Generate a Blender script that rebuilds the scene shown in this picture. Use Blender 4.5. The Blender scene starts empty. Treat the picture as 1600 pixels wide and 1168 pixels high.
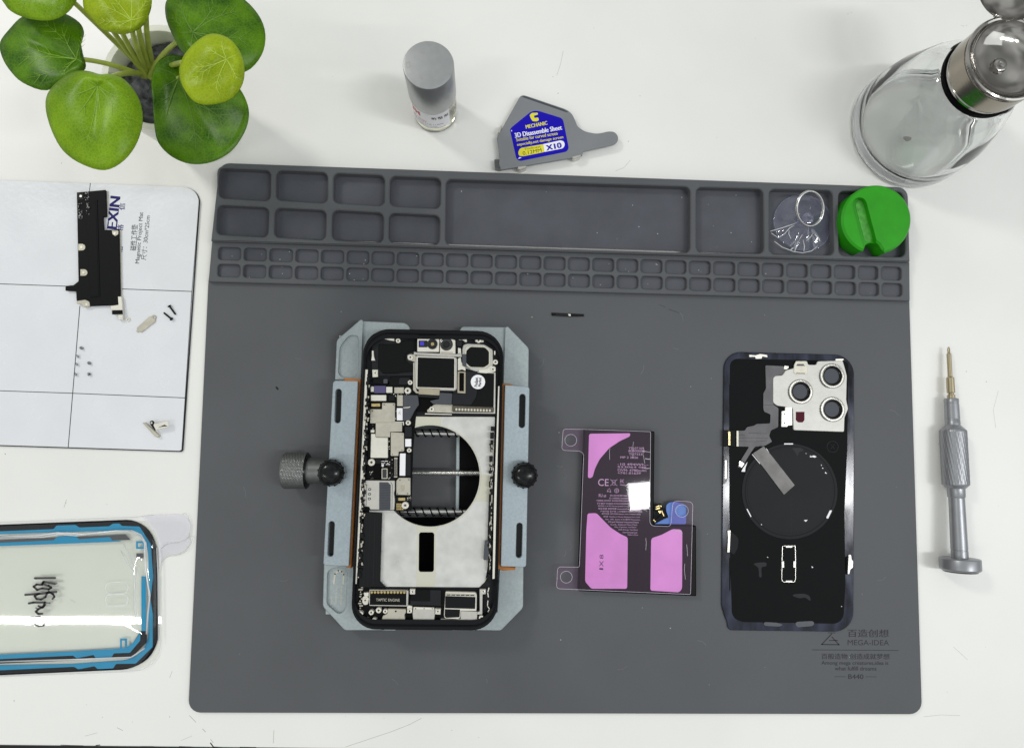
import bpy, math, random
from mathutils import Vector, Matrix, noise
from mathutils.geometry import tessellate_polygon
random.seed(7)
S = bpy.context.scene
COL = S.collection
MM = 0.001

# ---------------------------------------------------------------- camera
F = 1100.0; CX, CY = 800.0, 584.0; H = 400.0       # focal length in photo pixels, image centre, camera height (mm)
Zc = Vector((46, 86, 1100)).normalized()
Yc = Vector((178, 14084, -1100)); Yc = (Yc - Zc * Yc.dot(Zc)).normalized()
Xc = Yc.cross(Zc)
R3 = Matrix((Xc, Yc, Zc))                            # camera -> world
cam_d = bpy.data.cameras.new('camera'); cam = bpy.data.objects.new('camera', cam_d); COL.objects.link(cam)
cam_d.sensor_fit = 'HORIZONTAL'; cam_d.sensor_width = 36.0; cam_d.lens = F / 1600 * 36.0
cam_d.clip_start = 0.01; cam_d.clip_end = 20
cam.matrix_world = Matrix.Translation((0, 0, H * MM)) @ R3.to_4x4()
S.camera = cam

# ---------------------------------------------------------------- room light, lamps, exposure
w = bpy.data.worlds.new('World'); S.world = w; w.use_nodes = True
nt = w.node_tree; nt.nodes.clear()
wo = nt.nodes.new('ShaderNodeOutputWorld'); bg = nt.nodes.new('ShaderNodeBackground')
tc = nt.nodes.new('ShaderNodeTexCoord'); sp = nt.nodes.new('ShaderNodeSeparateXYZ'); rp = nt.nodes.new('ShaderNodeValToRGB')
nz = nt.nodes.new('ShaderNodeTexNoise'); nz.inputs['Scale'].default_value = 2.4; nz.inputs['Detail'].default_value = 1
mx = nt.nodes.new('ShaderNodeMix'); mx.data_type = 'RGBA'; mx.blend_type = 'MULTIPLY'; mx.inputs[0].default_value = 0.6
nr = nt.nodes.new('ShaderNodeValToRGB')
nr.color_ramp.elements[0].position = 0.38; nr.color_ramp.elements[0].color = (.15, .15, .15, 1)
nr.color_ramp.elements[1].position = 0.62; nr.color_ramp.elements[1].color = (1.5, 1.5, 1.5, 1)
rp.color_ramp.elements[0].position = 0.0; rp.color_ramp.elements[0].color = (.34, .34, .34, 1)
rp.color_ramp.elements[1].position = 0.75; rp.color_ramp.elements[1].color = (.93, .96, .96, 1)
e = rp.color_ramp.elements.new(0.3); e.color = (.62, .63, .63, 1)
nt.links.new(tc.outputs['Generated'], sp.inputs[0]); nt.links.new(sp.outputs['Z'], rp.inputs[0])
nt.links.new(tc.outputs['Generated'], nz.inputs['Vector']); nt.links.new(nz.outputs[0], nr.inputs[0])
nt.links.new(rp.outputs[0], mx.inputs[6]); nt.links.new(nr.outputs[0], mx.inputs[7])
nt.links.new(mx.outputs[2], bg.inputs[0]); bg.inputs[1].default_value = 0.56
nt.links.new(bg.outputs[0], wo.inputs[0])

def area(name, loc, target, sx, sy, radiance, col=(1, 1, 1), rot=0):
    l = bpy.data.lights.new(name, 'AREA'); l.shape = 'RECTANGLE'; l.size = sx; l.size_y = sy
    l.energy = radiance * math.pi * sx * sy; l.color = col
    o = bpy.data.objects.new(name, l); COL.objects.link(o)
    d = Vector(target) - Vector(loc)
    q = d.to_track_quat('-Z', 'Y')
    o.rotation_euler = (q.to_matrix() @ Matrix.Rotation(rot, 3, 'Z')).to_euler(); o.location = loc
    return o
area('ceiling_panel', (1.15, -.185, 2.0), (1.15, -.185, 0), .70, .12, 40, (.98, .99, 1))
area('ceiling_spot', (.56, -.215, 2.0), (.56, -.215, 0), .125, .088, 36, (.98, .99, 1), .10)
area('ceiling_tube', (-1.42, -.635, 2.0), (-1.42, -.635, 0), .95, .018, 100, (1, 1, .93))
area('left_lamp', (-1.15, .95, 1.35), (-.05, .05, 0), .26, .26, 34, (1, .98, .92))
area('right_lamp', (1.5, -.10, 1.35), (.05, .0, 0), .90, .90, 1.2, (.93, .98, 1))
S.view_settings.view_transform = 'Standard'; S.view_settings.look = 'None'
S.view_settings.exposure = 0.26; S.view_settings.gamma = 1.0; S.view_settings.use_curve_mapping = False
S.render.engine = 'CYCLES'
S.cycles.max_bounces = 14; S.cycles.transparent_max_bounces = 24; S.cycles.transmission_bounces = 12
S.cycles.caustics_reflective = True; S.cycles.caustics_refractive = True
S.cycles.use_denoising = True; S.cycles.blur_glossy = 0.3
S.cycles.sample_clamp_indirect = 6

# ---------------------------------------------------------------- geometry helpers (mm; photo pixels are sighted onto a height)
def P(x, y, z):
    d = R3 @ Vector((x - CX, CY - y, -F))
    t = (z - H) / d.z
    return Vector((d.x * t, d.y * t, z))
def px_scale(z): return F / (H - z)                 # pixels per mm near the middle

ROOT = {}                                            # empty/mesh root -> world location (mm)
def base_of(parent):
    p = parent
    while p is not None and p.parent is not None: p = p.parent
    return ROOT.get(p.name, Vector((0, 0, 0))) if p else Vector((0, 0, 0))
def mk(name, V, Fc, mat, parent=None, smooth=False, mats=None, midx=None):
    b = base_of(parent)
    me = bpy.data.meshes.new(name)
    me.from_pydata([tuple((Vector(v) - b) * MM) for v in V], [], Fc); me.update()
    for m in (mats or [mat]): me.materials.append(m)
    if midx:
        for p, i in zip(me.polygons, midx): p.material_index = i
    if smooth:
        for p in me.polygons: p.use_smooth = True
    o = bpy.data.objects.new(name, me); COL.objects.link(o)
    if parent: o.parent = parent
    return o
def thing(name, label, cat, loc, group=None):
    o = bpy.data.objects.new(name, None); COL.objects.link(o); o.empty_display_size = .01
    o.location = Vector(loc) * MM; o['label'] = label; o['category'] = cat
    if group: o['group'] = group
    ROOT[o.name] = Vector(loc); return o
def struct(o, kind='structure'): o['kind'] = kind; return o

def area2(p): return sum(p[i][0] * p[(i + 1) % len(p)][1] - p[(i + 1) % len(p)][0] * p[i][1] for i in range(len(p))) / 2
def left_off(p, d):
    n = len(p); out = []
    for i in range(n):
        a, b, c = Vector(p[i - 1][:2]), Vector(p[i][:2]), Vector(p[(i + 1) % n][:2])
        u = (b - a); v = (c - b)
        if u.length < 1e-6: u = v.copy()
        if v.length < 1e-6: v = u.copy()
        if u.length < 1e-6: out.append(b); continue
        u.normalize(); v.normalize()
        n1 = Vector((-u.y, u.x)); n2 = Vector((-v.y, v.x)); m = n1 + n2
        if m.length < 1e-3: out.append(b + n1 * d); continue
        m.normalize(); k = d / max(.4, m.dot(n1)); out.append(b + m * k)
    return out
def rnd(pts, r, n=5):
    out = []; N = len(pts)
    rr = r if isinstance(r, (list, tuple)) else [r] * N
    for i in range(N):
        a, b, c = Vector(pts[i - 1]), Vector(pts[i]), Vector(pts[(i + 1) % N])
        q = rr[i]
        u = a - b; v = c - b
        ra = min(q, u.length * .49); rb = min(q, v.length * .49); k = min(ra, rb)
        if k < .15: out.append(tuple(b)); continue
        s = b + u.normalized() * k; t = b + v.normalized() * k
        w_ = .36                                    # close to a circular fillet
        for j in range(n + 1):
            f = j / n
            c1 = s.lerp(b, .55); c2 = t.lerp(b, .55)
            out.append(tuple(s * (1 - f) ** 3 + c1 * 3 * f * (1 - f) ** 2 + c2 * 3 * f * f * (1 - f) + t * f ** 3))
    return out
def circ(x, y, r, n=28, ry=None): return [(x + r * math.cos(2 * math.pi * i / n), y + (ry or r) * math.sin(2 * math.pi * i / n)) for i in range(n)]
def box(x0, y0, x1, y1): return [(x0, y0), (x1, y0), (x1, y1), (x0, y1)]
def stad(x0, y0, x1, y1, r, n=8):                    # slot with round ends from one centre to the other
    a = math.atan2(y1 - y0, x1 - x0); o = []
    for i in range(n + 1): t = a + math.pi / 2 + math.pi * i / n; o.append((x0 + r * math.cos(t), y0 + r * math.sin(t)))
    for i in range(n + 1): t = a - math.pi / 2 + math.pi * i / n; o.append((x1 + r * math.cos(t), y1 + r * math.sin(t)))
    return o
def lean(pts, x0, y0, a):                            # rotate a px outline about a point
    c, s = math.cos(a), math.sin(a)
    return [(x0 + (x - x0) * c - (y - y0) * s, y0 + (x - x0) * s + (y - y0) * c) for x, y in pts]

def prism_data(outer, z1, z0, holes=(), b=0.0, world=False):
    W = lambda q: [Vector(p) for p in q] if world else [P(x, y, z1) for x, y in q]
    loops = [[Vector(p[:2]) for p in W(outer)]] + [[Vector(p[:2]) for p in W(h)] for h in holes]
    if area2(loops[0]) < 0: loops[0].reverse()
    for h in loops[1:]:
        if area2(h) > 0: h.reverse()
    V = []; Fc = []
    def cap(ls, z, up):
        flat = [p for l in ls for p in l]; s = len(V)
        V.extend(Vector((p[0], p[1], z)) for p in flat)
        for t in tessellate_polygon([[Vector((p[0], p[1], 0)) for p in l] for l in ls]):
            a, b_, c = (flat[i] for i in t)
            ar = (b_[0] - a[0]) * (c[1] - a[1]) - (b_[1] - a[1]) * (c[0] - a[0])
            if abs(ar) < 1e-12: continue
            Fc.append(tuple(s + i for i in (t if (ar > 0) == up else t[::-1])))
        return s
    top = [left_off(l, b) for l in loops] if b > 0 else loops
    st = cap(top, z1, True); sb = cap(loops, z0, False)
    if b > 0:
        sm = len(V); V.extend(Vector((p[0], p[1], z1 - b)) for l in loops for p in l)
        levels = [(st, sm), (sm, sb)]
    else: levels = [(st, sb)]
    for hi, lo in levels:
        k = 0
        for l in loops:
            n = len(l)
            for i in range(n):
                j = (i + 1) % n
                Fc.append((lo + k + i, lo + k + j, hi + k + j, hi + k + i))
            k += n
    return V, Fc
def prism(name, outer, z1, z0, mat, parent=None, holes=(), b=0.0, r=0, world=False):
    if r: outer = rnd(outer, r)
    V, Fc = prism_data(outer, z1, z0, holes, b, world)
    return mk(name, V, Fc, mat, parent)
def multi(name, items, mat, parent=None):            # several prisms of one surface pattern, one mesh
    V = []; Fc = []
    for it in items:
        v, f = prism_data(*it); s = len(V); V += v; Fc += [tuple(s + i for i in q) for q in f]
    return mk(name, V, Fc, mat, parent)
def each(name, items, mat, parent=None):             # the same, every piece a part of its own
    for it in items: multi(name, [it], mat, parent)
def lathe_data(prof, c, n=48, M=None, closed=False):
    V = []; Fc = []; m = len(prof)
    for i in range(n):
        a = 2 * math.pi * i / n
        for r, z in prof:
            v = Vector((r * math.cos(a), r * math.sin(a), z)); V.append((M @ v if M else v) + Vector(c))
    for i in range(n):
        j = (i + 1) % n
        for k in range(m if closed else m - 1):
            l = (k + 1) % m
            Fc.append((i * m + k, j * m + k, j * m + l, i * m + l))
    return V, Fc
def lathe(name, prof, c, mat, parent=None, n=48, M=None, closed=False, smooth=True):
    V, Fc = lathe_data(prof, c, n, M, closed)
    o = mk(name, V, Fc, mat, parent, smooth)
    import bmesh
    bm = bmesh.new(); bm.from_mesh(o.data); bmesh.ops.remove_doubles(bm, verts=bm.verts, dist=1e-7)
    bmesh.ops.recalc_face_normals(bm, faces=bm.faces); bm.to_mesh(o.data); bm.free()
    if smooth: o.data.set_sharp_from_angle(angle=math.radians(35))
    return o
def tube_data(pts, r, n=10, closed=False):
    V = []; Fc = []; N = len(pts); pts = [Vector(p) for p in pts]
    up = Vector((0, 0, 1)); prev = None
    for i, p in enumerate(pts):
        if closed: t = pts[(i + 1) % N] - pts[i - 1]
        else: t = pts[min(i + 1, N - 1)] - pts[max(i - 1, 0)]
        t.normalize()
        if prev is None: a = t.cross(up) if abs(t.dot(up)) < .95 else t.cross(Vector((1, 0, 0)))
        else: a = prev - t * prev.dot(t)
        a.normalize(); prev = a; b = t.cross(a)
        rr = r[i] if isinstance(r, (list, tuple)) else r
        for k in range(n): q = 2 * math.pi * k / n; V.append(p + a * rr * math.cos(q) + b * rr * math.sin(q))
    for i in range(N if closed else N - 1):
        j = (i + 1) % N
        for k in range(n): l = (k + 1) % n; Fc.append((i * n + k, i * n + l, j * n + l, j * n + k))
    if not closed:
        Fc.append(tuple(range(n))[::-1]); Fc.append(tuple((N - 1) * n + k for k in range(n)))
    return V, Fc
def tube(name, pts, r, mat, parent=None, n=10, closed=False):
    V, Fc = tube_data(pts, r, n, closed); return mk(name, V, Fc, mat, parent, True)
def tubes(name, L, mat, parent=None, n=6):
    V = []; Fc = []
    for pts, r in L:
        v, f = tube_data(pts, r, n); s = len(V); V += v; Fc += [tuple(s + i for i in q) for q in f]
    return mk(name, V, Fc, mat, parent, True)

_tx = {}
def text_mesh(body, bold=0.0):
    if (body, bold) in _tx: return _tx[(body, bold)]
    cu = bpy.data.curves.new('lettering', 'FONT'); cu.body = body; cu.offset = bold; cu.resolution_u = 3
    o = bpy.data.objects.new('lettering', cu); COL.objects.link(o)
    dg = bpy.context.evaluated_depsgraph_get(); dg.update()
    m = o.evaluated_get(dg).to_mesh()
    V = [(v.co.x, v.co.y) for v in m.vertices]; Fc = [tuple(p.vertices) for p in m.polygons]
    bpy.data.objects.remove(o); bpy.data.curves.remove(cu)
    x0 = min(v[0] for v in V); x1 = max(v[0] for v in V); y0 = min(v[1] for v in V); y1 = max(v[1] for v in V)
    V = [((x - x0) / (x1 - x0), (y - y0) / (y1 - y0)) for x, y in V]
    _tx[(body, bold)] = (V, Fc); return V, Fc
def letters(name, lines, z, mat, parent):            # lines: (text, (x,y) start, (x,y) end of the middle line, height px[, bold])
    V = []; Fc = []
    for L in lines:
        v, f = text_mesh(L[0])
        a = Vector(L[1]); d = Vector(L[2]) - a; u = Vector((d.y, -d.x)).normalized() * L[3]
        bw = (L[4] if len(L) > 4 else 0) * L[3] * 2.2; dn = d.normalized()
        for sh, dz in (((-bw, 0), (bw, .008)) if bw else ((0, 0),)):
            s = len(V)
            for x, y in v:
                q = a + d * x + u * (y - .5) + dn * sh; V.append(P(q.x, q.y, z + dz))
            for t in f:
                p = [V[s + i] for i in t]
                nrm = (p[1] - p[0]).cross(p[2] - p[0]).z
                Fc.append(tuple(s + i for i in (t if nrm > 0 else t[::-1])))
    return mk(name, V, Fc, mat, parent)
def strokes(L, z, w):                                # painted strokes as thin prisms: [(pts,width px)]
    out = []
    for pts, wd in L:
        for (x0, y0), (x1, y1) in zip(pts, pts[1:]): out.append((stad(x0, y0, x1, y1, wd / 2, 4), z, z - w, (), 0))
    return out
def smooth_loop(pts, n=4):
    N = len(pts); o = []
    for i in range(N):
        p0, p1, p2, p3 = (Vector(pts[(i + k - 1) % N]) for k in range(4))
        for j in range(n):
            t = j / n
            o.append(tuple(.5 * ((2 * p1) + (p2 - p0) * t + (2 * p0 - 5 * p1 + 4 * p2 - p3) * t * t + (-p0 + 3 * p1 - 3 * p2 + p3) * t ** 3)))
    return o

# ---------------------------------------------------------------- materials
def lin(c):
    return tuple((v / 255 / 12.92) if v / 255 <= .04045 else ((v / 255 + .055) / 1.055) ** 2.4 for v in c) + (1,)
def M(name, c, rough=.5, metal=0.0, var=0.0, vs=200, bump=0.0, bs=800, spec=.5, coat=0.0, rvar=0.0, c2=None, emit=None, stretch=None, detail=4):
    m = bpy.data.materials.new(name); m.use_nodes = True; n = m.node_tree; L = n.links
    p = n.nodes['Principled BSDF']; col = lin(c)
    p.inputs['Base Color'].default_value = col; p.inputs['Roughness'].default_value = rough
    p.inputs['Metallic'].default_value = metal; p.inputs['Specular IOR Level'].default_value = spec
    p.inputs['Coat Weight'].default_value = coat; p.inputs['Coat Roughness'].default_value = .08
    if var or bump or rvar:
        t = n.nodes.new('ShaderNodeTexCoord'); src = t.outputs['Object']
        if stretch:
            mp = n.nodes.new('ShaderNodeMapping'); mp.inputs['Scale'].default_value = stretch; L.new(src, mp.inputs[0]); src = mp.outputs[0]
    if var or rvar:
        z = n.nodes.new('ShaderNodeTexNoise'); z.inputs['Scale'].default_value = vs; z.inputs['Detail'].default_value = detail
        L.new(src, z.inputs['Vector'])
        r = n.nodes.new('ShaderNodeMapRange'); r.inputs[1].default_value = .3; r.inputs[2].default_value = .7
        L.new(z.outputs[0], r.inputs[0])
        if var:
            x = n.nodes.new('ShaderNodeMix'); x.data_type = 'RGBA'
            a = tuple(v * (1 - var) for v in col[:3]) + (1,); b = lin(c2) if c2 else tuple(min(1, v * (1 + var)) for v in col[:3]) + (1,)
            x.inputs[6].default_value = a; x.inputs[7].default_value = b
            L.new(r.outputs[0], x.inputs[0]); L.new(x.outputs[2], p.inputs['Base Color'])
        if rvar:
            q = n.nodes.new('ShaderNodeMapRange'); q.inputs[1].default_value = 0; q.inputs[2].default_value = 1
            q.inputs[3].default_value = max(.02, rough - rvar); q.inputs[4].default_value = min(1, rough + rvar)
            L.new(r.outputs[0], q.inputs[0]); L.new(q.outputs[0], p.inputs['Roughness'])
    if bump:
        z2 = n.nodes.new('ShaderNodeTexNoise'); z2.inputs['Scale'].default_value = bs; z2.inputs['Detail'].default_value = 3
        L.new(src, z2.inputs['Vector'])
        bp = n.nodes.new('ShaderNodeBump'); bp.inputs['Strength'].default_value = bump; bp.inputs['Distance'].default_value = .0003
        L.new(z2.outputs[0], bp.inputs['Height']); L.new(bp.outputs[0], p.inputs['Normal'])
    if emit: p.inputs['Emission Color'].default_value = emit; p.inputs['Emission Strength'].default_value = 1
    return m
def film(name, tint, rough=.03, ior=1.45, body=None, bfac=0.0, bump=0.0, bs=30, gain=1.0):   # thin clear plastic: see-through plus a mirror sheen
    m = bpy.data.materials.new(name); m.use_nodes = True; n = m.node_tree; L = n.links; n.nodes.clear()
    o = n.nodes.new('ShaderNodeOutputMaterial'); tr = n.nodes.new('ShaderNodeBsdfTransparent'); tr.inputs[0].default_value = tuple(tint) + (1,)
    gl = n.nodes.new('ShaderNodeBsdfGlossy'); gl.inputs['Roughness'].default_value = rough; gl.inputs[0].default_value = (1, 1, 1, 1)
    lw = n.nodes.new('ShaderNodeLayerWeight'); lw.inputs['Blend'].default_value = .5      # same sheen from either side of the sheet
    f0 = ((ior - 1) / (ior + 1)) ** 2
    pw = n.nodes.new('ShaderNodeMath'); pw.operation = 'POWER'; pw.inputs[1].default_value = 5
    fr = n.nodes.new('ShaderNodeMath'); fr.operation = 'MULTIPLY_ADD'; fr.inputs[1].default_value = 1 - f0; fr.inputs[2].default_value = f0
    L.new(lw.outputs['Facing'], pw.inputs[0]); L.new(pw.outputs[0], fr.inputs[0])
    mxx = n.nodes.new('ShaderNodeMixShader'); src = tr.outputs[0]
    if bfac:
        df = n.nodes.new('ShaderNodeBsdfDiffuse'); df.inputs[0].default_value = lin(body)
        m2 = n.nodes.new('ShaderNodeMixShader'); m2.inputs[0].default_value = bfac
        L.new(tr.outputs[0], m2.inputs[1]); L.new(df.outputs[0], m2.inputs[2]); src = m2.outputs[0]
    if gain != 1:
        g = n.nodes.new('ShaderNodeMath'); g.operation = 'MULTIPLY'; g.inputs[1].default_value = gain; g.use_clamp = True
        L.new(fr.outputs[0], g.inputs[0]); L.new(g.outputs[0], mxx.inputs[0])
    else: L.new(fr.outputs[0], mxx.inputs[0])
    L.new(src, mxx.inputs[1]); L.new(gl.outputs[0], mxx.inputs[2]); L.new(mxx.outputs[0], o.inputs[0])
    if bump:
        t = n.nodes.new('ShaderNodeTexCoord'); z = n.nodes.new('ShaderNodeTexNoise'); z.inputs['Scale'].default_value = bs
        z.inputs['Detail'].default_value = 1.5
        b = n.nodes.new('ShaderNodeBump'); b.inputs['Strength'].default_value = bump; b.inputs['Distance'].default_value = .001
        L.new(t.outputs['Object'], z.inputs['Vector']); L.new(z.outputs[0], b.inputs['Height'])
        L.new(b.outputs[0], gl.inputs['Normal']); L.new(b.outputs[0], lw.inputs['Normal'])
    return m
def glassm(name, col=(1, 1, 1), rough=0.0, ior=1.48):
    m = bpy.data.materials.new(name); m.use_nodes = True; p = m.node_tree.nodes['Principled BSDF']
    p.inputs['Base Color'].default_value = tuple(col) + (1,); p.inputs['Roughness'].default_value = rough
    p.inputs['IOR'].default_value = ior; p.inputs['Transmission Weight'].default_value = 1
    return m

m_desk = M('white_desk_laminate', (230, 230, 226), .38, var=.05, vs=7, detail=9, bump=.10, bs=900, rvar=.08)
m_mark = M('desk_scratch', (146, 144, 138), .8)
m_grime = M('desk_chip', (40, 37, 35), .8)
m_floor = M('dark_floor', (32, 32, 34), .7, var=.2, vs=20)
m_mat = M('grey_silicone', (86, 88, 91), .50, var=.10, vs=11, detail=7, bump=.22, bs=2500, rvar=.06, spec=.22)
m_matp = M('grey_silicone_pocket', (79, 81, 88), .45, var=.10, vs=60, bump=.2, bs=2000, spec=.25)
m_print = M('dark_print', (44, 45, 52), .45, spec=.2)
m_scuff = M('pale_scuff', (104, 107, 110), .6)
m_dust = M('dust_speck', (205, 205, 200), .8)
m_white = M('white_project_surface', (222, 224, 228), .26, var=.02, vs=40, bump=.30, bs=420, rvar=.05)
m_blackrub = M('black_rubber', (22, 22, 24), .6)
m_ink = M('black_ink', (28, 28, 34), .6)
m_blueink = M('blue_ink', (26, 22, 100), .5, spec=.2)
m_blk = M('black_plastic', (11, 12, 13), .5, bump=.1, bs=1500, spec=.12)
m_blkg = M('black_gloss', (9, 10, 12), .2, spec=.3)
m_blk2 = M('charcoal_plastic', (29, 30, 34), .45, spec=.18, var=.08, vs=300)
m_slate = M('slate_flex', (62, 65, 72), .42, var=.08, vs=300)
m_frame = M('black_anodised', (15, 16, 19), .3, spec=.25, metal=.2, var=.1, vs=120)
m_steel = M('stainless_steel', (205, 203, 196), .30, metal=.75, var=.05, vs=400)
m_shield = M('nickel_shield', (186, 182, 168), .42, metal=.5, var=.10, vs=260, bump=.1, bs=1200)
m_bright = M('bright_plating', (222, 219, 208), .38, metal=.45, var=.04, vs=300)
m_alu = M('brushed_midplate', (203, 203, 199), .36, metal=.4, var=.08, vs=120, bump=.3, bs=200, rvar=.1, detail=8)
m_tan = M('tan_shim', (166, 158, 138), .45, metal=.3, var=.08, vs=300)
m_beige = M('beige_plate', (198, 196, 180), .5, var=.03, vs=100)
m_gold = M('gold_contact', (198, 178, 124), .3, metal=.8, var=.25, vs=900)
m_brown = M('brown_flex', (80, 72, 58), .5, var=.2, vs=800)
m_purple = M('purple_connector', (76, 70, 112), .35)
m_lensb = M('lens_black', (6, 6, 8), .08, coat=1)
m_lensp = M('violet_sensor', (70, 60, 190), .2)
m_jaw = M('zinc_blue_plate', (156, 168, 174), .40, metal=.5, var=.09, vs=900, bump=.15, bs=3000, detail=6)
m_base = M('grey_plate', (158, 168, 170), .45, metal=.45, var=.08, vs=700, bump=.12, bs=3000, detail=6)
m_orange = M('orange_silicone', (176, 108, 36), .5, var=.06, vs=200)
m_knurl = M('dark_knurled_steel', (118, 120, 118), .34, metal=.8, var=.1, vs=300)
m_dark = M('dark_well', (9, 9, 10), .7, spec=.08)
m_spring = M('spring_steel', (205, 205, 202), .22, metal=.9, var=.1, vs=500)
m_batt = M('battery_black', (11, 10, 13), .4, spec=.12, bump=.1, bs=120)
m_pfilm = film('violet_film', (.93, .80, .93), .03, 1.45, (150, 80, 150), .035, bump=.12, bs=5)
m_pink = M('pink_adhesive', (222, 162, 217), .35, var=.08, vs=70, bump=.12, bs=150)
m_btxt = M('grey_battery_print', (205, 190, 205), .5)
m_ptxt = M('dark_violet_print', (70, 34, 74), .5)
m_bluef = M('blue_tab', (24, 92, 176), .3, var=.1, vs=250)
m_edge = film('film_cut_edge', (1, 1, 1), .2, 1.5, (235, 225, 240), .75)
m_cover = M('back_glass_rim', (7, 9, 15), .14, coat=0, spec=.42, var=.5, vs=150, detail=8, c2=(44, 50, 72), rvar=.06, stretch=(1, .35, 1))
m_cblk = M('black_backing', (13, 14, 15), .6, spec=.10, var=.08, vs=60, bump=.25, bs=90)
m_coil = M('charging_coil_cover', (20, 22, 24), .5, spec=.16, var=.12, vs=50, bump=.25, bs=120)
m_ribbon = M('grey_ribbon', (88, 87, 90), .5, metal=.1, var=.28, vs=130, bump=.3, bs=200, detail=6)
m_ribbon2 = M('silver_ribbon', (112, 110, 108), .5, metal=.1, var=.35, vs=110, bump=.3, bs=150, detail=6)
m_maroon = M('maroon_window', (76, 20, 34), .5, spec=.1)
m_sheet = M('grey_tool_steel', (134, 137, 140), .38, metal=.5, var=.05, vs=60)
m_blue = M('blue_sticker', (22, 10, 168), .4, spec=.15)
m_yel = M('yellow_print', (222, 214, 40), .4)
m_wht = M('white_print', (236, 236, 240), .45)
m_cap = M('brushed_cap', (170, 172, 172), .34, metal=.75, var=.04, vs=300, bump=.05, bs=1500)
m_label = M('bottle_label', (238, 238, 242), .4)
m_red = M('red_print', (196, 84, 84), .5)
m_glass = glassm('clear_bottle_glass', (.998, .998, .99))
m_liq = glassm('pale_yellow_liquid', (.995, .985, .86), ior=1.33)
m_jar = glassm('greenish_jar_glass', (.988, .998, .992), ior=1.5)
m_chrome = M('polished_steel', (164, 161, 156), .09, metal=1.0, rvar=.05, vs=60)
m_brush = M('brushed_steel_collar', (150, 143, 131), .24, metal=1.0, rvar=.06, vs=100)
m_green = M('green_rubber', (36, 148, 4), .40, var=.10, vs=90, bump=.10, bs=500, spec=.35, detail=6)
m_greenw = M('worn_green_rubber', (66, 152, 48), .5, var=.30, vs=350, bump=.2, bs=700)
m_clear = film('clear_suction_plastic', (.93, .93, .97), .04, 1.5, (150, 150, 185), .10, bump=.10, bs=70, gain=1.6)
m_pvc = film('clear_packaging_film', (.972, .978, .966), .02, 1.45, (225, 225, 220), .015)
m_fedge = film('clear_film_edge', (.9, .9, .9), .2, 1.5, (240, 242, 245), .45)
m_frost = film('violet_tint_tab', (.97, .97, .99), .08, 1.45, (246, 245, 250), .35)
m_cyan = M('cyan_adhesive_liner', (24, 138, 182), .4, spec=.2, var=.06, vs=60)
m_navy = M('black_bezel', (4, 9, 16), .5, spec=.1)
m_lensfloor = M('lens_floor', (74, 77, 84), .5, spec=.2)
m_plate = M('camera_plate_metal', (192, 191, 185), .46, metal=.3, var=.06, vs=160, bump=.12, bs=500)
m_marker = M('marker_ink', (18, 12, 26), .35)
m_greym = film('faint_marker_ghost', (.55, .55, .56), .3, 1.3, (110, 110, 110), .3)
m_driver = M('grey_anodised_driver', (150, 152, 156), .36, metal=.6, var=.04, vs=200)
m_bit = M('champagne_bit', (176, 164, 136), .3, metal=.85)
m_pot = M('cream_ceramic_pot', (240, 240, 226), .35)
m_soil = M('grey_black_soil', (84, 85, 90), .8, var=.8, vs=240, bump=1.0, bs=350, detail=8)
def leafm(name, c, c2, trans=.35, vs=60):
    m = M(name, c, .34, var=.22, vs=vs, c2=c2, bump=.12, bs=900, spec=.24, detail=6); n = m.node_tree; L = n.links
    p = n.nodes['Principled BSDF']; o = n.nodes['Material Output']
    t = n.nodes.new('ShaderNodeBsdfTranslucent'); x = n.nodes.new('ShaderNodeMixShader'); x.inputs[0].default_value = trans
    cs = p.inputs['Base Color'].links[0].from_socket
    # fine net of small veins: the edges of a cell pattern, paler and slightly sunken
    tcn = n.nodes.new('ShaderNodeTexCoord'); v = n.nodes.new('ShaderNodeTexVoronoi'); v.feature = 'DISTANCE_TO_EDGE'; v.inputs['Scale'].default_value = 750
    r_ = n.nodes.new('ShaderNodeMapRange'); r_.inputs[1].default_value = .0; r_.inputs[2].default_value = .16; r_.inputs[3].default_value = .16; r_.inputs[4].default_value = 0
    mm = n.nodes.new('ShaderNodeMix'); mm.data_type = 'RGBA'; mm.inputs[7].default_value = lin(tuple(min(255, int(q * 1.2 + 26)) for q in c2))
    L.new(tcn.outputs['Object'], v.inputs['Vector']); L.new(v.outputs['Distance'], r_.inputs[0]); L.new(r_.outputs[0], mm.inputs[0]); L.new(cs, mm.inputs[6])
    L.new(mm.outputs[2], p.inputs['Base Color']); L.new(mm.outputs[2], t.inputs[0])
    L.new(p.outputs[0], x.inputs[1]); L.new(t.outputs[0], x.inputs[2]); L.new(x.outputs[0], o.inputs[0])
    return m
m_leaf1 = leafm('mid_green_leaf', (112, 156, 14), (150, 190, 36))
m_leaf2 = leafm('dark_green_leaf', (44, 92, 8), (98, 144, 18), .2, 90)
m_leaf3 = leafm('yellow_green_leaf', (166, 194, 28), (190, 214, 46), .45)
m_vein = M('leaf_vein', (138, 176, 62), .5)
m_stem = M('leaf_stalk', (176, 190, 84), .4, var=.15, vs=100)

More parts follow.
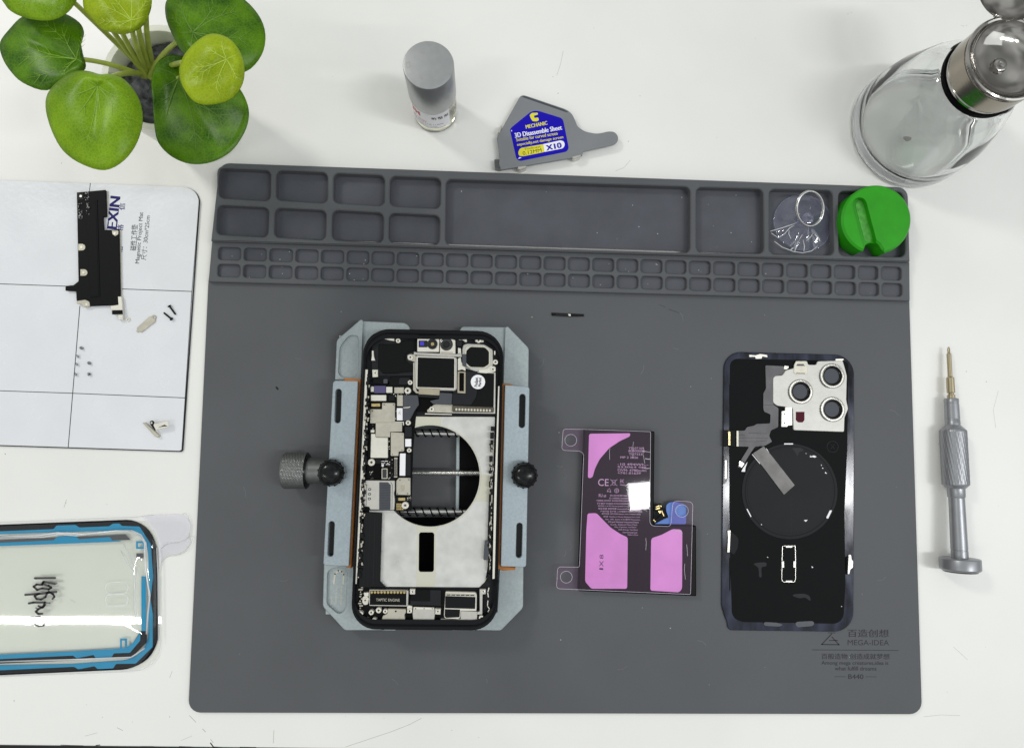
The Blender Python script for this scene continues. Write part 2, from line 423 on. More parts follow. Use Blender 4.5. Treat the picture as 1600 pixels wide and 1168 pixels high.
# ================================================================ SETTING: desk and floor
a, b = P(0, 1163.5, 0), P(500, 1168.5, 0); sl = (b.y - a.y) / (b.x - a.x)
yl = lambda x: a.y + (x - a.x) * sl
desk = struct(prism('desk', [(-950, yl(-950)), (950, yl(950)), (950, 800), (-950, 800)], 0, -25, m_desk, None, b=.5, world=True))
struct(prism('floor', [(-2500, -2500), (2500, -2500), (2500, 2500), (-2500, 2500)], -740, -760, m_floor, None, world=True))
L = [([(296, 1117), (306, 1127.5)], .55), ([(316.5, 1138), (321, 1142.5)], .7), ([(329, 1154), (333, 1159.5)], .6), ([(428, 1140), (427, 1160)], .5),
     ([(658, 1121.5), (640, 1131), (612, 1142), (570, 1156), (540, 1166)], .45), ([(183, 1136), (192, 1140.5)], .5), ([(152, 1144), (133, 1149)], .35),
     ([(283, 1156), (300, 1149)], .3), ([(1443, 1119), (1470, 1116), (1500, 1117)], .3), ([(880, 80), (876, 100), (870, 118)], .35), ([(985, 250), (975, 262), (962, 267)], .3),
     ([(1560, 610), (1552, 640), (1556, 668)], .25), ([(1490, 1010), (1512, 1030)], .3), ([(104, 780), (100, 792)], .45), ([(110, 936), (118, 941)], .4), ([(265, 1058), (269, 1048)], .4)]
multi('scratch', strokes(L, .03, .028), m_mark, desk)
random.seed(3)
chips = []
for x, y, r in [(1000, 150, 1.1), (864, 120, 1), (872, 146, 1.4), (928, 44, .8), (982, 221, 1.1), (530, 253, 1), (690, 265, .8), (540, 1118, .6), (706, 1140, 1.2), (748, 1151, 1), (600, 1121, .6),
                (8, 709, 1.6), (160, 1120, .9), (265, 1119, 1.2), (22, 1094, 1.4), (135, 1100, .9), (207, 1127, .8), (1510, 40, .8), (1325, 22, 1), (1502, 40, .8), (1510, 580, 1.2), (1541, 596, 1.6),
                (1467, 693, .9), (1560, 790, .6), (1480, 1080, .9), (1540, 1010, .7), (1522, 180, .8), (103, 785, 1), (167, 787, .8), (96, 255, 1), (1330, 20, .8), (1505, 41, 1), (455, 40, .6), (520, 120, .6), (1180, 60, .7), (1120, 215, .7)]:
    chips.append((circ(x, y, r * .5, 7, r * random.uniform(.4, .9)), .034, .002, (), 0))
multi('paint_speck', chips, m_mark, desk)
ch = [([(329, 1160), (334, 1167)], 1.8), ([(334, 1166), (345, 1167.5)], 1.4), ([(375, 1166.5), (400, 1167)], 1.2), ([(95, 1163), (130, 1164.4)], .9), ([(150, 1163.6), (156, 1163)], 1.4), ([(220, 1165.4), (240, 1165.6)], .8), ([(280, 1165.4), (300, 1166.4)], 1.0)]
multi('edge_chip', strokes(ch, .036, .034), m_grime, desk)

# ================================================================ GREY REPAIR MAT
mat = thing('repair_mat', 'large dark grey silicone repair mat with rows of moulded compartments along its top edge', 'repair mat', P(870, 780, 0))
prism('pad', [(330, 400), (1421, 425), (1421.6, 470), (1441.5, 1115.5), (293.5, 1113), (325, 440)], 2.5, .15, m_mat, mat, b=.5, r=[2, 2, 2, 19, 19, 2])
def quadr(x0, y0, x1, y1, x2, y2, x3, y3, r=9): return rnd([(x0, y0), (x1, y1), (x2, y2), (x3, y3)], r)
big = [quadr(341, 262, 423, 265.5, 422, 314, 341, 309), quadr(431.5, 265.5, 512, 269, 511.5, 317.5, 430.5, 312.5), quadr(521, 270, 601, 273.5, 600.5, 321.5, 520.5, 317), quadr(609.5, 274.5, 689, 277.5, 688, 326, 608.5, 321.5),
       quadr(339, 319.5, 420, 323.5, 418.5, 370.5, 337, 366), quadr(429, 324, 509.8, 328, 508.5, 375, 427.5, 370.5), quadr(519, 327.5, 599.3, 332, 598.5, 379, 518, 374.5), quadr(607.8, 332, 687.5, 336, 686.5, 382.5, 607, 378.5),
       quadr(697, 279.5, 1079, 291.5, 1078.5, 395, 695.8, 382.5), quadr(1088, 292, 1193, 294.8, 1194, 396, 1088, 394), quadr(1202, 295, 1301.6, 297.2, 1304, 398.6, 1202, 396.6), quadr(1310.5, 298, 1412, 299.5, 1415.5, 401.5, 1311, 399.2)]
prism('parts_tray', [(343, 254), (1419, 292.5), (1422, 409), (329.5, 376.5)], 8.5, 2.6, m_mat, mat, holes=big, b=.55, r=[15, 15, 1, 1])
xs = [341, 381, 421, 462, 502, 542, 581, 620.5, 659, 697.5, 736, 774, 812, 850, 888, 926, 964, 1001.5, 1039.6, 1077, 1115, 1153, 1191, 1229, 1266.8, 1303.7, 1341, 1377, 1413.5]
small = []
for i in range(28):
    x, wd = xs[i], (xs[i + 1] - xs[i]) * .885
    t = (x - 341) / 1036; t1 = (x + wd - 341) / 1036
    for ya, yb, yc, yd, dx in ((385.3, 405.5, 416, 437, 0), (412, 432, 441.8, 462.2, -1.0 + 2.2 * t)):
        small.append(quadr(x + dx, ya + (yc - ya) * t, x + wd + dx, ya + (yc - ya) * t1, x + wd + dx - .3, yb + (yd - yb) * t1, x + dx - .8 + .8 * t, yb + (yd - yb) * t, 5.5))
prism('screw_tray', [(331, 377), (1421.5, 409.5), (1422, 470), (325.5, 440)], 5.2, 2.6, m_mat, mat, holes=small, b=.4, r=1)
multi('compartment_floor', [(rnd([(340, 260), (1412, 298), (1414, 403), (338, 369)], 9), 2.72, 2.62, (), 0), ([(335, 381), (1417, 413), (1417.5, 466), (331, 436)], 2.9, 2.74, (), 0)], m_matp, mat)
letters('lettering', [('百造创想', (1324.5, 988.5), (1388.5, 988.8), 12.2, .008), ('MEGA-IDEA', (1324.5, 1003), (1389, 1003.4), 8.4), ('百般造物 创造成就梦想', (1283.5, 1024.6), (1390, 1025), 9, .004),
    ('Among mega creatures,idea is', (1283.5, 1035.5), (1388, 1036), 7.6, .006), ('what fulfill dreams', (1304.5, 1043.4), (1369.5, 1043.8), 6.4, .006), ('B440', (1325.5, 1056.2), (1349, 1056.4), 7.4, .008)], 2.56, m_print, mat)
multi('emblem', strokes([([(1269, 1014.5), (1403.5, 1015.5)], .9), ([(1304, 1056.4), (1321, 1056.4)], .7), ([(1352.5, 1056.5), (1369.5, 1056.6)], .7), ([(1299.5, 989.5), (1284, 1006), (1311, 1006.5), (1300, 994.5)], 1.7), ([(1296, 999.8), (1309, 999.8)], 1.4), ([(1294, 988), (1305, 988)], 1.2)], 2.55, .04), m_print, mat)
dust = []; random.seed(11)
for i in range(95):
    if i < 50: x, y, z = random.uniform(345, 1405), 0, 2.93; y = 385 + (x - 341) * .031 + random.uniform(2, 48)
    elif i < 70: x = random.uniform(700, 1300); y = 292 + (x - 697) * .012 + random.uniform(5, 92); z = 2.75
    else: x, y, z = random.uniform(340, 1420), random.uniform(480, 1100), 2.53
    dust.append((circ(x, y, random.uniform(.25, .75), 6), z + .05, z, (), 0))
multi('dust', dust, m_dust, mat)['kind'] = 'stuff'
each('scuff', strokes([([(1045, 483), (1062, 489)], .5), ([(1030, 476), (1040, 480)], .4), ([(432, 605), (434, 607.5)], 3.0)], 2.54, .03), m_blk2, mat)

random.seed(17); sc = []
for x, y in ((1006, 570), (1062, 488), (886, 742), (890, 845), (884, 860), (880, 728), (1090, 1000), (612, 1060), (470, 560), (450, 905), (1390, 640), (1060, 545), (980, 1040), (760, 1060), (380, 760), (1385, 900), (850, 560)):
    a0_ = random.uniform(0, 3.1); l_ = random.uniform(3, 9)
    sc.append(([(x, y), (x + l_ * math.cos(a0_), y + l_ * math.sin(a0_)), (x + 1.9 * l_ * math.cos(a0_ + .3), y + 1.9 * l_ * math.sin(a0_ + .3))], random.uniform(.35, .7)))
multi('pale_scuff', strokes(sc, 2.54, .03), m_scuff, mat)['kind'] = 'stuff'

# small black strip lying on the mat
t = thing('gasket_strip', 'short thin black gasket strip lying on the grey mat below the small compartments', 'gasket strip', P(887, 491, 2.5))
prism('strip', [(861.8, 488.2), (912.5, 490.6), (912.2, 493.9), (890, 494.4), (862, 492.8)], 3.3, 2.53, m_blkg, t, b=.1)
multi('worn_patch', [([(868, 489.6), (886, 490), (891, 490.2), (891, 493.6), (869, 492.6)], 3.34, 3.3, (), 0)], m_blk2, t)
multi('adhesive_residue', [([(887.5, 490.3), (891.5, 490.6), (892, 493.3), (889, 493.5)], 3.38, 3.34, (), 0)], m_bright, t)

# ================================================================ WHITE PROJECT MAT (left)
pm = thing('project_mat', 'white magnetic project mat ruled with black lines, cut by the left edge of the photo', 'magnetic mat', P(150, 500, 0))
prism('rubber_base', [(-260, 272), (297, 292.6), (312.5, 306), (285.5, 705.8), (-260, 688)], .9, .1, m_blackrub, pm, r=[1, 14, 12, 4, 1])
prism('writing_surface', [(-260, 272), (296, 292.3), (311, 306), (283.5, 704), (-260, 686.5)], 1.35, .92, m_white, pm, b=.1, r=[1, 14, 12, 4, 1])
Z = 1.39
each('ruled_line', strokes([([(-150, 438), (102.5, 447)], 1.1), ([(188, 451.2), (299.5, 455.2)], 1.1), ([(141.2, 286.5), (139.5, 300)], 1.0), ([(124.8, 478), (106.5, 699)], 1.2), ([(-150, 605), (106, 613.8), (289, 621.3)], 1.1), ([(299.8, 455), (311.3, 312)], .8), ([(299.8, 455), (284.2, 700)], 1.0)], Z, .03), m_ink, pm)
letters('maker_name', [('EXIN', (174.8, 357), (180.3, 307.5), 15.5, .03), ('信', (190.2, 328), (191.2, 317.5), 9.5, .01), ('格', (187.2, 361), (188.6, 350.5), 9.5, .01), ('G', (173, 375.5), (174.3, 360.5), 15.5, .03), ('恪', (186.4, 394.5), (187.6, 384), 9.5, .01)], Z, m_blueink, pm)
letters('lettering', [('磁性工作垫', (208, 391.5), (210.5, 351), 10, .004), ('Magnetic Project Mat', (215.3, 411.5), (221.6, 331.5), 8.2, .004), ('尺寸：30cm*25cm', (224.2, 406), (230.8, 337), 8.6, .002)], Z, m_ink, pm)

# black shield plate with silver tabs
t = thing('shield_plate', 'long black shield plate with silver screw tabs lying on the white project mat', 'shield plate', P(150, 390, 1.4))
out = [(119.7, 300.5), (165, 296.5), (166.3, 338.7), (160.8, 338.9), (162, 359), (185.6, 358.6), (187.6, 463), (188.8, 476.2), (135.4, 478.3), (134, 471), (119.5, 470), (118.6, 455), (102, 454), (102, 446.4), (114.5, 445.4), (122.4, 439), (121.3, 380)]
prism('plate', out, 3.2, 2.2, m_blk, t, b=.2, r=1)
prism('edge_liner', [(165.5, 297.5), (168, 297.5), (168.6, 338), (166.5, 338)], 2.1, 1.5, m_bright, t)
prism('side_liner', [(184.5, 360), (188.5, 359.5), (190.4, 464), (187, 465)], 2.1, 1.5, m_bright, t)
prism('raised_bar', [(134, 340), (149, 311), (151.8, 311.5), (156, 463), (140.6, 465)], 3.5, 3.25, m_blk, t, b=.1)
prism('raised_bar', [(136.4, 343), (148.2, 313), (149.6, 313), (153.8, 461.5), (142, 463)], 3.62, 3.5, m_blk, t, b=.05)
for x, y in ((125.5, 386), (128.8, 425.6)):
    tab = prism('screw_tab', [(x - 3.4, y - 5.2)] + stad(x, y, x + 2.5, y, 5.2, 8)[9:] + [(x - 3.4, y + 5.2)], 3.5, 3.24, m_shield, t, b=.1); prism('screw_hole', circ(x + 1.5, y, 1.9), 3.62, 3.5, m_bright, tab)
tab = prism('screw_tab', [(119.8, 470), (133, 468), (139.5, 471), (140.5, 478), (136, 479.5), (129, 479.5), (128, 475), (120, 474.5)], 3.5, 2.2, m_shield, t, b=.15, r=1.5); prism('screw_hole', circ(135, 475.2, 1.9), 3.6, 3.5, m_bright, tab)
tab = prism('screw_tab', [(184, 463), (189.6, 463), (191, 475), (192, 499.5), (184.5, 500), (184, 492), (174.5, 489.5), (174.5, 484.6), (172.5, 482), (172.8, 477.6), (185, 476)], 3.4, 1.9, m_bright, t, b=.15, r=.8)
prism('foam_block', [(174.8, 484.5), (190.5, 484.2), (191, 490.4), (175, 491)], 4.2, 3.45, m_blk, tab, b=.1); prism('screw_hole', circ(187.6, 496.8, 1.8), 3.5, 3.4, m_white, tab)
tab = prism('screw_tab', [(174.5, 360), (184.8, 360), (184.6, 366), (180, 369), (175.5, 366)], 3.5, 3.2, m_shield, t, b=.1, r=1.2); prism('screw_hole', circ(179, 364.5, 2), 3.6, 3.5, m_bright, tab)
tab = prism('screw_tab', [(120.5, 301.5), (130, 301), (131, 312), (121, 312.6)], 3.42, 3.2, m_blk2, t, b=.1); prism('screw_hole', circ(126, 306.3, 1.9), 3.52, 3.42, m_bright, tab)
random.seed(5); kn = []
for cx0, cy0, wx, wy, n in ((135.5, 306, 3, 7, 16), (124.8, 328, 3.2, 14, 34), (136.4, 326, 2.6, 9, 16)):
    for _ in range(n): kn.append((circ(cx0 + random.uniform(-wx, wx), cy0 + random.uniform(-wy, wy), random.uniform(.5, 1.2), 6), 3.2 + random.uniform(.2, .7), 3.15, (), .1))
multi('solder_texture', kn, m_knurl, t)

# little hardware on the project mat
def washer():
    t = thing('washer', 'tiny pale washer lying beside the silver tab of the black shield plate', 'washer', P(199.6, 499, 1.4))
    prism('ring', circ(199.6, 499, 3.3, 20), 2.1, 1.42, m_bright, t, holes=[circ(199.6, 499, 1.1, 12)], b=.15)
washer()
t = thing('silver_bracket', 'flat silver bracket with a ring end lying on the white mat near the black screws', 'bracket', P(228, 507, 1.4))
prism('bar', [(233, 494.6), (236, 494), (243.2, 499.8), (241.5, 503), (221.6, 518.6), (219, 518.8), (213.8, 513.6), (213.8, 512)], 2.1, 1.5, m_shield, t, b=.12)
prism('ring_end', circ(240.2, 495.4, 3.6, 20), 2.05, 1.45, m_shield, t, holes=[circ(240.2, 495.4, 1.7, 14)], b=.1)
prism('tab', [(214.8, 513.8), (218.4, 517.4), (214.6, 519.2), (212.8, 517.2)], 1.95, 1.45, m_shield, t, b=.1)

def screw_lying(label, h, e, rh, rs, mat_, group):
    t = thing('screw', label, 'screw', P(*h, 1.4), group)
    z0 = 1.42 + rh; A = P(*h, z0); B = P(*e, 1.42 + rs * 1.2); d = (B - A).normalized()
    q = Vector((0, 0, 1)).rotation_difference(d).to_matrix()
    lathe('head', [(0, 0), (rh * .8, 0), (rh, .12), (rh, .5), (rs, .75)], A, mat_, t, 16, q)
    n = 10; L_ = (B - A).length; pr = [(rs, .7)]
    for i in range(n): u = .8 + (L_ - 1) * i / n; pr += [(rs, u), (rs * 1.22, u + (L_ - 1) / n * .5)]
    pr += [(rs * .6, L_), (0, L_)]
    lathe('shank', pr, A, mat_, t, 12, q)
    return t
screw_lying('long black screw nearer the black plate\'s silver bracket, its head pointing down', (268.6, 498.8), (255.8, 488.2), 1.0, .42, m_blk, 'long black screws')
screw_lying('long black screw nearer the right edge of the white mat, its head pointing up', (264.2, 477.4), (274.4, 491.4), 1.0, .42, m_blk, 'long black screws')
smalls = [((127.8, 543), (126.8, 544.5), 1.05, 'tiny silver screw standing alone above the others near the black ruled line'), ((120, 556.8), (122.4, 556), .9, 'tiny silver screw on the black line, uppermost of the three on the line'),
          ((118.5, 569.2), (121, 568.6), .9, 'tiny silver screw on the black line, middle one of the three on the line'), ((117, 584.8), (119.5, 584.4), .9, 'tiny silver screw on the black line, lowest of the three on the line'),
          ((140, 566.6), (139, 568), 1.05, 'tiny silver screw standing right of the ruled line, above the lying screw'), ((137.2, 584.4), (142, 584), 1.0, 'tiny silver countersunk screw lying on its side right of the ruled line')]
for h, e_, r, lb in smalls: screw_lying(lb, h, e_, r, r * .5, m_driver, 'tiny silver screws')
t = thing('spring_clip', 'small metal clip with a white paddle at the lower right corner of the white mat', 'clip', P(240, 668, 1.4))
prism('bar', [(222.8, 660.6), (226.4, 659.4), (249.2, 680.2), (246, 683.4), (242.6, 682.2)], 3.4, 1.5, m_shield, t, b=.2, r=1)
prism('hinge', [(234.2, 658), (238, 656.4), (241, 659), (239, 664.4), (243.6, 671), (241.6, 672.6), (234.8, 663)], 4.0, 3.45, m_blkg, t, b=.1, r=.8)
prism('hinge_hole', circ(236.8, 660.3, 1.4), 4.1, 4.0, m_bright, t)
prism('paddle', [(240.2, 662), (261.5, 656.8), (263.6, 659), (263.4, 666.6), (243.4, 671.4), (239.6, 664.2)], 4.6, 4.15, m_bright, t, b=.1, r=1)
prism('crease', [(247, 667.6), (257, 663), (262, 665.6), (255, 666)], 4.66, 4.6, m_blk2, t)

# ================================================================ SCREEN ADHESIVE KIT IN CLEAR FILM (lower left)
t = thing('adhesive_kit', 'clear plastic packaging film with black and cyan phone adhesive frame and marker writing', 'adhesive kit', P(110, 930, 0))
def ring(name, outer, inner, z1, z0, m, par, ro, ri): return prism(name, rnd(outer, ro), z1, z0, m, par, holes=[rnd(inner, ri)], b=.03)
def open_ring(name, o, i, z, th, m): return prism(name, o + i[::-1], z, z - th, m, t)
# lower carrier sheet with its pull tab, then adhesive frame, then the upper sheet
def bow(fn, name, pts, z0, mat_, nx=1): pass
low = rnd([(-120, 826), (-120, 1056), (225, 1046), (252, 1020), (252, 871), (287, 867), (298, 850), (296, 818), (280, 812), (-120, 822)], [1, 1, 30, 28, 12, 14, 14, 14, 10, 1])
prism('carrier_sheet', low, .35, .2, m_pvc, t)
A_o = [(-120, 823.5), (0, 819.3), (219, 810.8), (246.3, 845), (247.6, 1012), (214, 1044.5), (0, 1054.2), (-120, 1058.5)]
A_i = [(-120, 829), (0, 829.5), (84, 826), (88, 820.5), (118, 819.5), (124, 823.5), (171, 821.5), (176, 817.5), (187, 817.2), (190, 821), (218, 822), (236, 850), (237, 870), (239.5, 900), (235, 935), (239, 960), (238.5, 1010), (212, 1036), (181, 1036.5), (177, 1043.5), (152, 1044.5), (148, 1040), (122, 1045), (116, 1041), (0, 1046.5), (-120, 1050)]
open_ring('black_bezel', rnd(A_o, [0, 0, 34, 30, 34, 40, 0, 0]), rnd(A_i, 2.0), .62, .12, m_navy)
A_c = [(-120, 836.5), (0, 834), (84, 831), (180, 828.5), (214, 829), (231, 852), (232.5, 900), (232, 1005), (208, 1030), (112, 1036.5), (0, 1038.5), (-120, 1042)]
A_b = [(p[0], p[1]) for p in A_i]
open_ring('adhesive_liner', rnd(A_b, 2.0), rnd(A_c, [0, 0, 2, 4, 26, 20, 2, 26, 26, 2, 0, 0]), .58, .1, m_cyan)
B_o = [(-120, 843), (0, 843.5), (200, 836), (226, 858), (229, 1003), (205, 1027), (0, 1036), (-120, 1040)]
B_m = [(-120, 846), (0, 846.5), (84, 843), (90, 837.5), (118, 837), (124, 841), (171, 838.5), (196, 839), (219, 860), (221, 1000), (203, 1019), (178, 1020), (174, 1026.5), (150, 1028), (146, 1022.5), (120, 1027.5), (114, 1023.5), (0, 1029), (-120, 1033)]
B_i = [(-120, 853.5), (0, 851), (84, 848), (180, 844.5), (196, 846), (205, 862), (207, 998), (196, 1011), (112, 1019), (0, 1023), (-120, 1026)]
def sub_open(o, i, lo_, hi_): return o + i[::-1]
prism('lower_bezel_reflection', [(-120, 1040), (0, 1036), (205, 1027), (229, 1003), (229.5, 985), (237, 985), (230, 1008), (214, 1022)][:5] + [(219.5, 985), (219, 1000), (203, 1019), (178, 1020), (174, 1026.5), (150, 1028), (146, 1022.5), (120, 1027.5), (114, 1023.5), (0, 1029), (-120, 1033)], 2.0, 1.8, m_navy, t)  # outer frame's doubled rim reflection, built as a second set of coloured strips
prism('lower_liner_reflection', [(-120, 1033), (0, 1029), (114, 1023.5), (120, 1027.5), (146, 1022.5), (150, 1028), (174, 1026.5), (178, 1020), (203, 1019), (219, 1000), (219.5, 985), (228, 985), (228, 900), (221, 900), (221, 985), (208, 1003), (196, 1012), (112, 1017), (0, 1022), (-120, 1026)], 2.05, 1.9, m_cyan, t)
prism('upper_bezel_reflection', [(-120, 846), (0, 843), (84, 839.5), (196, 834.5), (204, 843), (176, 843.8), (171, 838.5), (124, 842), (118, 836.8), (90, 837.5), (84, 843.5), (0, 847.5), (-120, 850)], 2.0, 1.8, m_slate, t)
prism('upper_liner_reflection', [(-120, 850), (0, 847.5), (84, 843.5), (90, 837.5), (118, 836.8), (124, 842), (171, 838.5), (176, 843.8), (190, 844.4), (186, 845.6), (84, 849.5), (0, 852.5), (-120, 856)], 2.06, 1.9, m_cyan, t)
for (x0, y0, x1, y1) in ((187.5, 997, 198.5, 1015), (212.5, 845, 226, 857)):
    prism('liner_patch', rnd(box(x0, y0, x1, y1), 1), 2.2, 2.08, m_cyan, t, holes=[rnd(box(x0 + 3, y0 + 3, x1 - 3, y1 - 3), 1)], b=.02)
prism('liner_patch', box(213, 864, 224, 871.5), 2.2, 2.08, m_slate, t, b=.02)
for dy in (0, 19): prism('embossed_slot', stad(173, 918.5 + dy, 190.5, 918.0 + dy, 9.5, 12), 3.05, 2.75, m_fedge, t, holes=[stad(173, 918.5 + dy, 190.5, 918.0 + dy, 8.4, 12)], b=.1)
# upper film: a real sheet with a shallow roll along its length and a crumpled right end
def sheet_grid(name, poly_top, poly_bot, zf, mat_, par, nv=14):
    V = []; Fc = []; n = len(poly_top)
    for i in range(n):
        (x0, y0), (x1, y1) = poly_top[i], poly_bot[i]
        for k in range(nv + 1):
            f = k / nv; x = x0 + (x1 - x0) * f; y = y0 + (y1 - y0) * f; V.append(P(x, y, zf(x, y, f)))
    for i in range(n - 1):
        for k in range(nv): a_ = i * (nv + 1) + k; Fc.append((a_, a_ + 1, a_ + nv + 2, a_ + nv + 1))
    return mk(name, V, Fc, mat_, par, True)
xsn = [-120 + 340 * i / 40 for i in range(41)] + [224, 228, 232, 236, 240, 243, 245]
topl = [(x, 821.5 - (x / 219) * 8.5 + (0 if x < 205 else (x - 205) ** 2 * .018)) for x in xsn]
botl = [(x, 1052 - (x / 214) * 9.5 - (0 if x < 200 else (x - 200) ** 2 * .020)) for x in xsn]
def zf(x, y, f):
    v = 3.0 + .03 * math.sin(x * .05 + f * 2) * math.sin(f * math.pi)
    e_ = max(0, 1 - f * 9) ** 2 + max(0, 1 - (1 - f) * 9) ** 2
    v -= 1.0 * e_ * .9
    if x > 205: v += 1.6 * math.exp(-((x - 222) / 7) ** 2) * math.sin(f * 9) * math.sin(math.pi * f)
    if x > 236: v -= (x - 236) * .17
    return max(.8, v)
sheet_grid('cover_film', topl, botl, zf, m_pvc, t, 22)
prism('pull_tab', rnd([(222, 806), (238, 804.4), (285, 803), (298, 815), (295, 838), (283, 846), (262, 848), (250, 856), (248, 872), (247.5, 846), (240, 828)], [2, 4, 14, 12, 10, 10, 10, 8, 4, 6, 6]), 1.3, 1.15, m_frost, t, b=.05)
prism('pull_tab', rnd([(249, 858), (262, 849), (283, 847), (297, 838), (297, 848), (285, 864), (263, 866), (253, 874), (249, 890)], [2, 8, 8, 6, 8, 10, 8, 6, 2]), .9, .8, m_frost, t, b=.03)
edge_l = [P(x, y, 1.35) for x, y in smooth_loop([(285, 803.4), (296.5, 815), (294.5, 836), (283, 845.5), (262, 847.5), (251, 855)], 5)[:-6]]
edge_l2 = [P(x, y, .95) for x, y in smooth_loop([(298.5, 838), (296, 855), (284, 864.5), (263, 866.5), (253.5, 874), (250.5, 900)], 5)[:-6]]
edge_l3 = [P(x, y, .75) for x, y in [(250.5, 900), (250.8, 1010), (247, 1024), (238, 1036), (222, 1046), (200, 1048.5), (-100, 1060)]]
edge_l4 = [P(x, y, .75) for x, y in [(-100, 819), (0, 815.5), (210, 807.5), (240, 804.4)]]
tubes('film_edge', [(edge_l, .16), (edge_l2, .14), (edge_l3, .13), (edge_l4, .13)], m_fedge, t)
wr = [([(222, 838), (226, 848), (227, 880), (230, 905), (234, 930), (231, 960), (229, 990)], .5), ([(193.5, 849), (206, 876), (213.5, 888)], .35), ([(189, 860), (200, 880), (209, 891)], .3), ([(205, 828), (220, 835), (228, 848), (229, 858)], .45), ([(213, 890), (210.5, 905), (211, 930), (212, 965), (212.5, 972)], .45), ([(0, 838), (60, 836), (90, 832), (130, 834), (180, 829), (206, 829)], .5), ([(0, 840), (70, 838.5), (92, 834), (120, 836.5), (150, 833)], .35), ([(0, 1033), (120, 1029.5), (205, 1026), (226, 1012)], .4), ([(245, 855), (247, 900), (247.5, 1000)], .3)]
tubes('film_crease_glare', [([P(x, y, 3.25) for x, y in p], r) for p, r in wr], m_fedge, t)  # film creases, with the roll's right-end glare painted as pale ridges
S1w = 1.3
S1 = [([(54.5, 902.8), (86, 902.3)], 2.2), ([(86, 911.5), (68, 908.5), (66, 911.5), (76, 914.5), (80, 917.5), (76, 920), (66, 918.5), (58, 921), (52.5, 916), (57, 912.5), (66, 913)], 2.1), ([(39.5, 928.6), (62, 927), (88, 924)], 2.2), ([(74, 925), (71, 932), (64, 936), (57, 935), (54, 930.5), (60, 927)], 2.1),
      ([(76, 923.5), (83, 928), (85, 931.5), (82, 935)], 1.8), ([(45, 942), (52, 940.6), (70, 940.5), (68, 947), (60, 951), (56, 955), (60, 958.5), (66, 958)], 2.2), ([(60, 946), (66, 949), (71, 944)], 1.6)]
multi('handwriting', strokes([(p, w_ + S1w) for p, w_ in S1], 3.35, .05), m_marker, t)
S2 = [([(48, 963.5), (62, 962), (64, 966), (55, 968)], 1.4), ([(53, 974), (60, 978), (68, 977), (69, 971), (63, 969)], 2.4), ([(72, 941), (78, 941.5)], 2.2), ([(56, 949), (60, 952)], 2), ([(84, 912), (89, 911)], 2)]
multi('faint_handwriting', strokes(S2, 3.32, .05), m_greym, t)

# ================================================================ PHONE HOLDER (clamp fixture)
fx = thing('phone_clamp', 'grey metal phone clamp with orange lined jaws, black knobs and knurled side screw', 'clamp', P(668, 745, 2.5))
def bp(name, pts, z1, z0, m, holes=(), r=0, b=.25): return prism(name, rnd(pts, r) if r else pts, z1, z0, m, fx, holes=holes, b=b)
# base plates (left and right) under the phone
bp('base_plate', [(567.5, 501.5), (634, 504.4), (640.5, 511), (641, 560), (618, 575), (600, 640), (592, 860), (612, 930), (618, 984.6), (538.5, 984), (504.3, 947), (506, 880), (530, 590), (566, 540)], 11, 6, m_base, r=[1, 8, 8, 1, 1, 1, 1, 1, 1, 3, 3, 1, 1, 1])
hole_tl = rnd([(546, 523.5), (558, 524), (560.3, 530), (559.3, 582), (554, 589.6), (534, 589), (528.6, 583), (530.8, 541)], [5, 3, 5, 6, 4, 6, 6, 8])
bp('wing', [(563.8, 498.6), (567.4, 501), (564, 593), (523.4, 593), (526, 531)], 13, 8, m_base, holes=[hole_tl], r=[1.5, 1, 1, 1, 4])
prism('well_floor', [(530, 524), (562, 524), (562, 591), (528, 591)], 11.3, 11.05, m_base, fx)
hole_bl = rnd([(521, 886.5), (533, 886.5), (542.4, 890), (540.2, 950), (534, 957.5), (527, 957.5), (510.5, 943), (511.8, 892)], [5, 5, 8, 5, 4, 4, 5, 7])
bp('wing', [(506.4, 881), (545, 884), (552, 884), (556, 960), (600, 984.6), (538.5, 984), (504.3, 947)], 13, 8, m_base, holes=[hole_bl], r=[1, 1, 1, 1, 1, 3, 4])
prism('well_floor', [(510, 886), (543, 886), (542, 959), (509, 959)], 11.3, 11.05, m_base, fx)
letters('lettering', [('mega-idea', (532.8, 943.5), (534.2, 914), 4.6, .01), ('Suitable for', (524, 944), (526, 914), 3.4), ('Repair', (517.5, 944), (518.6, 930), 3.2)], 11.36, m_beige, fx)
multi('arc_mark', strokes([([(521.5, 911), (523.5, 896), (528.5, 891), (534, 892.5), (537, 897), (536.2, 911)], 2.4)], 11.36, .05), m_beige, fx)
bp('base_plate', [(723, 510), (790, 511), (795, 600), (780, 860), (817, 940), (782.5, 984.5), (706.6, 984.5), (702, 960), (752, 900), (760, 620), (745, 560), (719, 540), (718.6, 514)], 11, 6, m_base, r=[6, 1, 1, 1, 1, 3, 1, 1, 1, 1, 1, 1, 3])
bp('wing', [(789.3, 511.5), (793.4, 509.6), (826.3, 543.6), (825.6, 606), (786, 606)], 13, 8, m_base, r=[1, 1.5, 4, 1, 1])
bp('wing', [(781, 880), (818, 882), (817.4, 949), (782.5, 984.5), (740, 984.5), (777, 955)], 13, 8, m_base, r=[1, 1, 4, 3, 1, 1])
